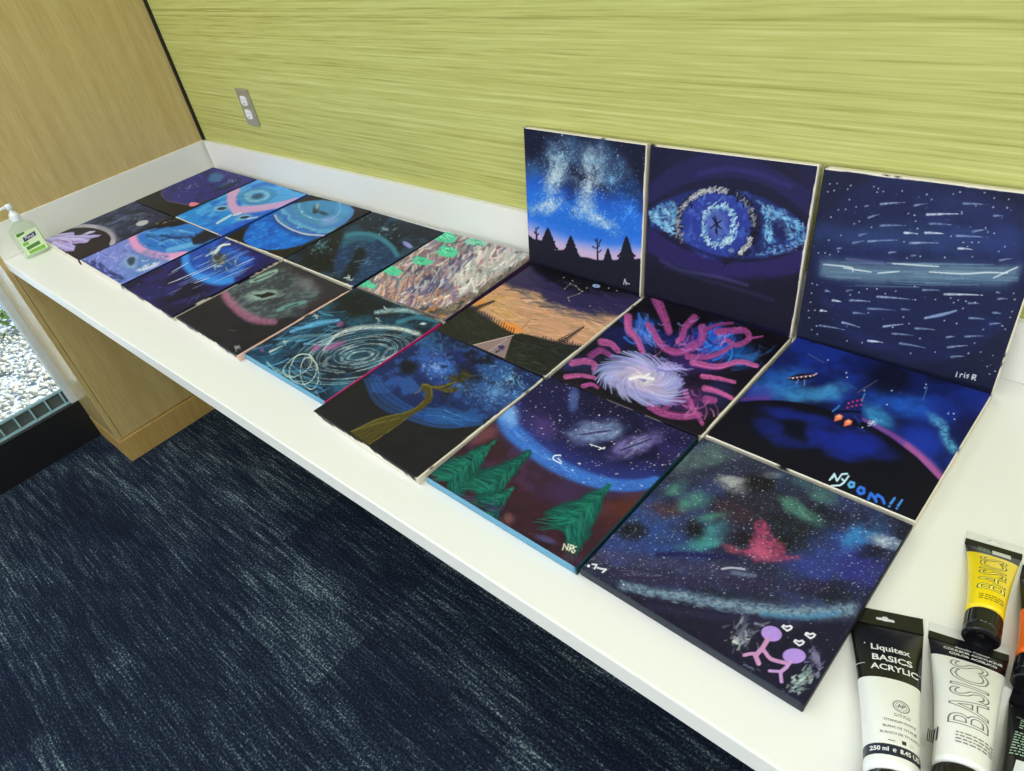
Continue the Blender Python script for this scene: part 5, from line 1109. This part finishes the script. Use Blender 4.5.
# ------------------------------------------------------------------ acrylic paint tubes
class Tube:
    def __init__(s, label, crimp, head, L, wc, r, cap_r, cap_l, bands, tab_l=0.0, slot=False, crimp_mat='blackt', flip=False):
        s.L, s.wc, s.r, s.cr, s.cl = L, wc, r, cap_r, cap_l
        s.root = tag(empty('paint_tube', (crimp[0], crimp[1], ZC + 0.0004), math.atan2(head[0], -head[1])), label, 'paint tube', 'acrylic paint tubes lying on the counter')
        ys = [0.0]; edges = [x for b_ in bands for x in (b_[0], b_[1])]
        grid = sorted(set([round(x, 5) for x in list(np.linspace(0.009, L, 34)) + edges if x >= 0.009]))
        n = 36
        bm = bmesh.new(); V = []
        for y in grid:
            a, bb, zc = s.prof(y)
            V.append([bm.verts.new((a * math.copysign(abs(math.cos(t)) ** .9, math.cos(t)), -y, zc + bb * math.copysign(abs(math.sin(t)) ** .95, math.sin(t)))) for t in [2 * math.pi * i / n for i in range(n)]])
        mats = []
        for _, _, m in bands:
            if m not in mats: mats.append(m)
        for k, (A, B) in enumerate(zip(V, V[1:])):
            yc = (grid[k] + grid[k + 1]) / 2; mi = 0
            for b0, b1, m in bands:
                if b0 <= yc <= b1: mi = mats.index(m)
            for i in range(n):
                f = bm.faces.new((A[i], A[(i + 1) % n], B[(i + 1) % n], B[i])); f.material_index = mi; f.smooth = True
        # shoulder
        a, bb, zc = s.prof(L); prev = V[-1]
        for q in (0.6,):
            ring_ = [bm.verts.new((a * q * math.cos(2 * math.pi * i / n), -L - 0.004, zc + bb * q * math.sin(2 * math.pi * i / n))) for i in range(n)]
            for i in range(n):
                f = bm.faces.new((prev[i], prev[(i + 1) % n], ring_[(i + 1) % n], ring_[i])); f.material_index = mats.index(bands[-1][2]); f.smooth = True
            bm.faces.new(ring_)
        bm.faces.new(V[0][::-1])
        bmesh.ops.recalc_face_normals(bm, faces=bm.faces[:])
        me = bpy.data.meshes.new('tube_body'); bm.to_mesh(me); bm.free()
        s.body = link('tube_body', me, [M[m] for m in mats], s.root)
        s.crimp(tab_l, slot, crimp_mat); s.cap()
    def prof(s, y):
        t = min(1.0, max(0.0, (y - 0.009) / (s.L - 0.009)))
        b = 0.0010 + (s.r - 0.0010) * (1 - (1 - t) ** 1.9) ** .92
        a = math.sqrt(max(2 * s.r ** 2 - b * b, s.r ** 2)); a = a * (1 - (1 - t) ** 6) + s.wc * (1 - t) ** 6
        return a, b, b * (1 - t ** 4) + s.cr * t ** 4 if s.cr > b else b
    def crimp(s, tab_l, slot, mat):
        def sheet(y0, y1, m, name, hole):
            bm = bmesh.new(); w = s.wc; P = [(-w, y0), (w, y0), (w, y1), (-w, y1)]
            loops = [P]
            if hole:
                hy = (y0 + y1) / 2; hw = w * .24; H_ = [(-hw, hy - .0028), (-hw * .35, hy - .0028), (0, hy - .0034), (hw * .35, hy - .0028), (hw, hy - .0028), (hw * 1.08, hy - .0006), (hw * .95, hy + .0016), (hw * .38, hy + .0018), (hw * .2, hy + .0042), (-hw * .2, hy + .0042), (-hw * .38, hy + .0018), (-hw * .95, hy + .0016), (-hw * 1.08, hy - .0006)]
                loops.append(H_)
            es = []
            for lp in loops:
                vv = [bm.verts.new((x, y, 0)) for x, y in lp]; es += [bm.edges.new((vv[i], vv[(i + 1) % len(vv)])) for i in range(len(vv))]
            bmesh.ops.triangle_fill(bm, use_beauty=True, use_dissolve=False, edges=es)
            g_ = bmesh.ops.extrude_face_region(bm, geom=bm.faces[:])
            for v in g_['geom']:
                if isinstance(v, bmesh.types.BMVert): v.co.z += 0.0016
            return finish(bm, name, M[m], s.root)
        sheet(-0.009, 0.0 if tab_l else 0.012, mat, 'crimped_end', slot and not tab_l)
        if tab_l: sheet(0.0, tab_l, 'tab', 'hanging_tab', slot)
    def cap(s):
        n = 48; y0 = -s.L - 0.002; prof = [(0, .93, 0), (.0015, .985, 0), (.004, 1, 1), (s.cl * .62, 1, 1), (s.cl * .66, .965, 0), (s.cl * .72, 1.0, 0), (s.cl * .96, 1.0, 0), (s.cl, .94, 0), (s.cl, .74, 0), (s.cl - .005, .66, 0), (s.cl - .0052, .26, 0), (s.cl - .003, .20, 0)]
        R_ = []
        for d, k, fl in prof:
            rr = s.cr * k; R_.append([((rr - (s.cr * .03 * (i % 2) if fl else 0)) * math.cos(2 * math.pi * i / n), y0 - d, s.cr + (rr - (s.cr * .03 * (i % 2) if fl else 0)) * math.sin(2 * math.pi * i / n)) for i in range(n)])
        finish(loft(R_), 'cap', M['blackp'], s.root)
    def wrap(s, bm, m, name='lettering', lift=0.0004, part=None):
        """lay flat print (x across, y along) onto the tube's upper side"""
        for _ in range(3):
            lg = [e for e in bm.edges if e.calc_length() > 0.0028]
            if not lg: break
            bmesh.ops.subdivide_edges(bm, edges=lg, cuts=2, use_grid_fill=False)
            bmesh.ops.triangulate(bm, faces=[f for f in bm.faces if len(f.verts) > 4])
        for v in bm.verts:
            a, b_, zc = s.prof(-v.co.y); c_ = min(1, abs(v.co.x) / a) ** (1 / .9); q = math.sqrt(max(0.0, 1 - c_ * c_)) ** .95
            v.co = Vector((v.co.x * (1 + lift * c_ / a), v.co.y, zc + b_ * q + lift + max(0, v.co.z) * .3))
        return finish(bm, name, M[m], part or s.body)
    def text(s, t, size, x, y, m, bold=0.0, sx=1.0, rot=False, outline=0.0, sy=1.0, name='lettering'):
        bm = text_bm(t, size, 'CENTER', bold, outline)
        for v in bm.verts:
            u, w = v.co.x * sx, v.co.y * sy
            v.co = Vector((x - w, y + u, v.co.z)) if rot else Vector((x + u, y + w, v.co.z))
        return s.wrap(bm, m, name)
    def bars(s, rows, m, name='small_print', lift=0.0004):
        bm = bmesh.new()
        for (x, y, w, h) in rows:
            k = max(2, int(w / .004) + 1); top = [bm.verts.new((x + w * i / (k - 1), y + h, 0)) for i in range(k)]; bot = [bm.verts.new((x + w * i / (k - 1), y, 0)) for i in range(k)]
            for i in range(k - 1): bm.faces.new((bot[i], bot[i + 1], top[i + 1], top[i]))
        return s.wrap(bm, m, name, lift)
def lines(rng, x0, x1, y0, dy, n, h):
    out = []
    for k in range(n):
        x = x0
        while x < x1 - .002:
            w = min(x1 - x, .0015 + .004 * rng.random()); out.append((x, y0 - k * dy, w, h)); x += w + .0011
    return out
rt = random.Random(3)

t1 = Tube('large white acrylic paint tube with black top, leftmost of the tubes', (2.4910, 0.0935), (.345, -.939), .194, .0390, .0245, .0238, .034, [(0, .096, 'blackt'), (.096, .173, 'whitet'), (.173, .184, 'band'), (.184, .194, 'whitet')], slot=True)
t1.text('Liquitex', .0125, .001, -.052, 'ink_w', .00028, .95); t1.bars([(-.024, -.0485, .001, .002)], 'ink_w', 'printed_dot')
t1.text('BASICS', .0122, .002, -.068, 'ink_w', .0003, 1.04); t1.text('ACRYLIC', .0112, .004, -.0815, 'ink_w', .00025, 1.0)
t1.bars([(-.036, -.078, .012, .0007)], 'ink_w', 'printed_rule'); t1.bars([(.027, -.078, .008, .0007)], 'ink_w', 'printed_rule')
bm = text_bm('AP', .006, 'CENTER', .0002)
for v in bm.verts: v.co = Vector((.007 + v.co.x, -.129 + v.co.y, 0))
t1.wrap(bm, 'ink_g')
for r0, r1 in ((.0062, .0071), (.0044, .0048)):
    bm = bmesh.new()
    P = [[bm.verts.new((.007 + r * 1.1 * math.cos(2 * math.pi * i / 28), -.129 + r * math.sin(2 * math.pi * i / 28), 0)) for i in range(28)] for r in (r0, r1)]
    for i in range(28): bm.faces.new((P[0][i], P[0][(i + 1) % 28], P[1][(i + 1) % 28], P[1][i]))
    t1.wrap(bm, 'ink_g', 'printed_seal')
t1.bars(lines(rt, .000, .015, -.1395, .002, 2, .0008), 'ink_g')
for k, w in enumerate(('TITANIUM WHITE', 'BLANC DE TITANE', 'BLANCO DE TITANIO')): t1.text(w, .0036, .005, -.1475 - .0068 * k, 'ink_k')
t1.bars([(.006, -.1705, .0038, .0038)], 'ink_k', 'printed_square'); t1.bars([(.013, -.1705, .0038, .0038)], 'tab', 'printed_square'); t1.bars([(-.006, -.1695, .006, .001)], 'ink_g')
t1.text('250 ml  \u212e  8.45 US fl oz', .0060, .006, -.1785, 'ink_w', .0002, .92)

t2 = Tube('large white acrylic paint tube with big outlined lettering, beside the leftmost tube', (2.5708, 0.1155), (.208, -.978), .166, .0385, .0238, .0235, .034, [(0, .036, 'blackt'), (.036, .166, 'whitet')], tab_l=.012)
for k, w in enumerate(('Acrylic Colour', 'COULEUR ACRYLIQUE', 'COLOR ACR\u00cdLICO')): t2.text(w, .0054, .004, -.0145 - .0072 * k, 'ink_w', .0002)
t2.text('BASICS', .034, .002, -.0845, 'ink_g', sx=.86, sy=1.42, rot=True, outline=.00042, name='outlined_lettering')
t2.bars(lines(rt, -.010, .022, -.138, .0034, 4, .0013), 'ink_g')
for k in range(5): t2.bars([(-.030 + .0016 * k, -.146, .0009, .014)], 'ink_k', 'barcode_bar')

t3 = Tube('yellow acrylic paint tube lying with its black cap toward the white tubes', (2.5565, 0.2685), (.150, -.989), .124, .0300, .0185, .0185, .031, [(0, .028, 'blackt'), (.028, .124, 'yellow')], tab_l=.012, slot=True)
t3.bars(lines(rt, -.016, -.003, -.010, .0026, 5, .0011), 'ink_m'); t3.bars([(-.001, -.0225, .019, .013)], 'tab', 'white_sticker')
t3.text('BASICS', .027, .002, -.068, 'ink_ty', sx=.78, sy=1.40, rot=True, name='lettering', bold=.0004)
t3.text('BASICS', .027, .002, -.068, 'ink_k', sx=.78, sy=1.40, rot=True, outline=.0004, name='outlined_lettering')
t3.bars(lines(rt, -.010, .014, -.109, .003, 3, .0012), 'ink_y')

t4 = Tube('black acrylic paint tube with rows of pale small print, in front of the orange tube', (2.6585, 0.0785), (.015, -1.0), .160, .0370, .0240, .0235, .034, [(0, .16, 'blackt')], slot=False)
t4.bars(lines(rt, -.020, .030, -.016, .0036, 4, .0016), 'ink_m'); t4.bars(lines(rt, -.024, .030, -.034, .0038, 4, .0017), 'ink_m'); t4.bars(lines(rt, -.026, .030, -.053, .0036, 9, .0017), 'ink_m'); t4.bars([(-.020, -.110, .034, .022)], 'ink_w', 'barcode_panel')
t4.bars([(-.028, -.0305, .05, .0006)], 'ink_m', 'printed_rule')

t5 = Tube('orange acrylic paint tube with black top beside the yellow tube', (2.6200, 0.2480), (.09, -.996), .132, .0290, .0195, .0195, .031, [(0, .070, 'blackt'), (.070, .132, 'orange')])

# ------------------------------------------------------------------ light
w = bpy.data.worlds.new('daylight'); sc.world = w; w.use_nodes = True
nt = w.node_tree; bg = nt.nodes['Background']
sky = nt.nodes.new('ShaderNodeTexSky'); sky.sky_type = 'HOSEK_WILKIE'; sky.turbidity = 3.0; sky.ground_albedo = 0.5
sky.sun_direction = Vector((0.1, 0.55, 0.83)).normalized()
nt.links.new(sky.outputs[0], bg.inputs['Color']); bg.inputs['Strength'].default_value = 8.0
def lamp(name, kind, loc, rot, energy, colr, **kw):
    l = bpy.data.lights.new(name, kind); l.energy = energy; l.color = colr
    for k, v in kw.items(): setattr(l, k, v)
    o = bpy.data.objects.new(name, l); col.objects.link(o); o.location = loc; o.rotation_euler = rot
    return o
lamp('sunlight', 'SUN', (-2, 3, 5), (math.radians(-33), math.radians(6), 0), 7.0, (1, .97, .92), angle=math.radians(.6))
LAMP = (0.945, 0.985, 1.05)
for x, y, e in ((0.35, -0.55, 16.8), (3.1, -0.40, 18.6), (1.7, -1.5, 9.8), (0.6, -2.6, 11.5), (3.4, -2.4, 11.5)):
    lamp('ceiling_panel', 'AREA', (x, y, 2.66), (0, 0, 0), e, LAMP, shape='RECTANGLE', size=1.2, size_y=0.6)
# added soft fill lamp behind the camera to brighten walls and upright faces
lamp('front_fill', 'AREA', (2.0, -3.25, 1.55), (math.radians(90), 0, 0), 51.0, (0.95, 0.985, 1.04), shape='RECTANGLE', size=3.6, size_y=1.7)

# ------------------------------------------------------------------ camera
cd = bpy.data.cameras.new('camera'); cam = bpy.data.objects.new('camera', cd); col.objects.link(cam)
Rw = Matrix(((0.7411407205937927, 0.6525847963191939, -0.15761826001561155), (0.31165012767672623, -0.5423800263899413, -0.7801910694759995), (-0.5946298261914136, 0.5291096205740564, -0.6053580586869398)))
R3 = Matrix((Rw[0], -Rw[1], -Rw[2])).transposed()
cam.matrix_world = Matrix.Translation((2.5770155, -0.4818370, 1.6419561)) @ R3.to_4x4()
cd.sensor_fit = 'HORIZONTAL'; cd.sensor_width = 36.0; cd.lens = 25.0455; cd.clip_start = 0.02
sc.camera = cam
vs = sc.view_settings
vs.view_transform = 'Standard'; vs.look = 'None'; vs.gamma = 1.0; vs.use_curve_mapping = False; vs.exposure = 0.0
sc.cycles.use_denoising = True
sc.cycles.max_bounces = 8; sc.cycles.transparent_max_bounces = 12
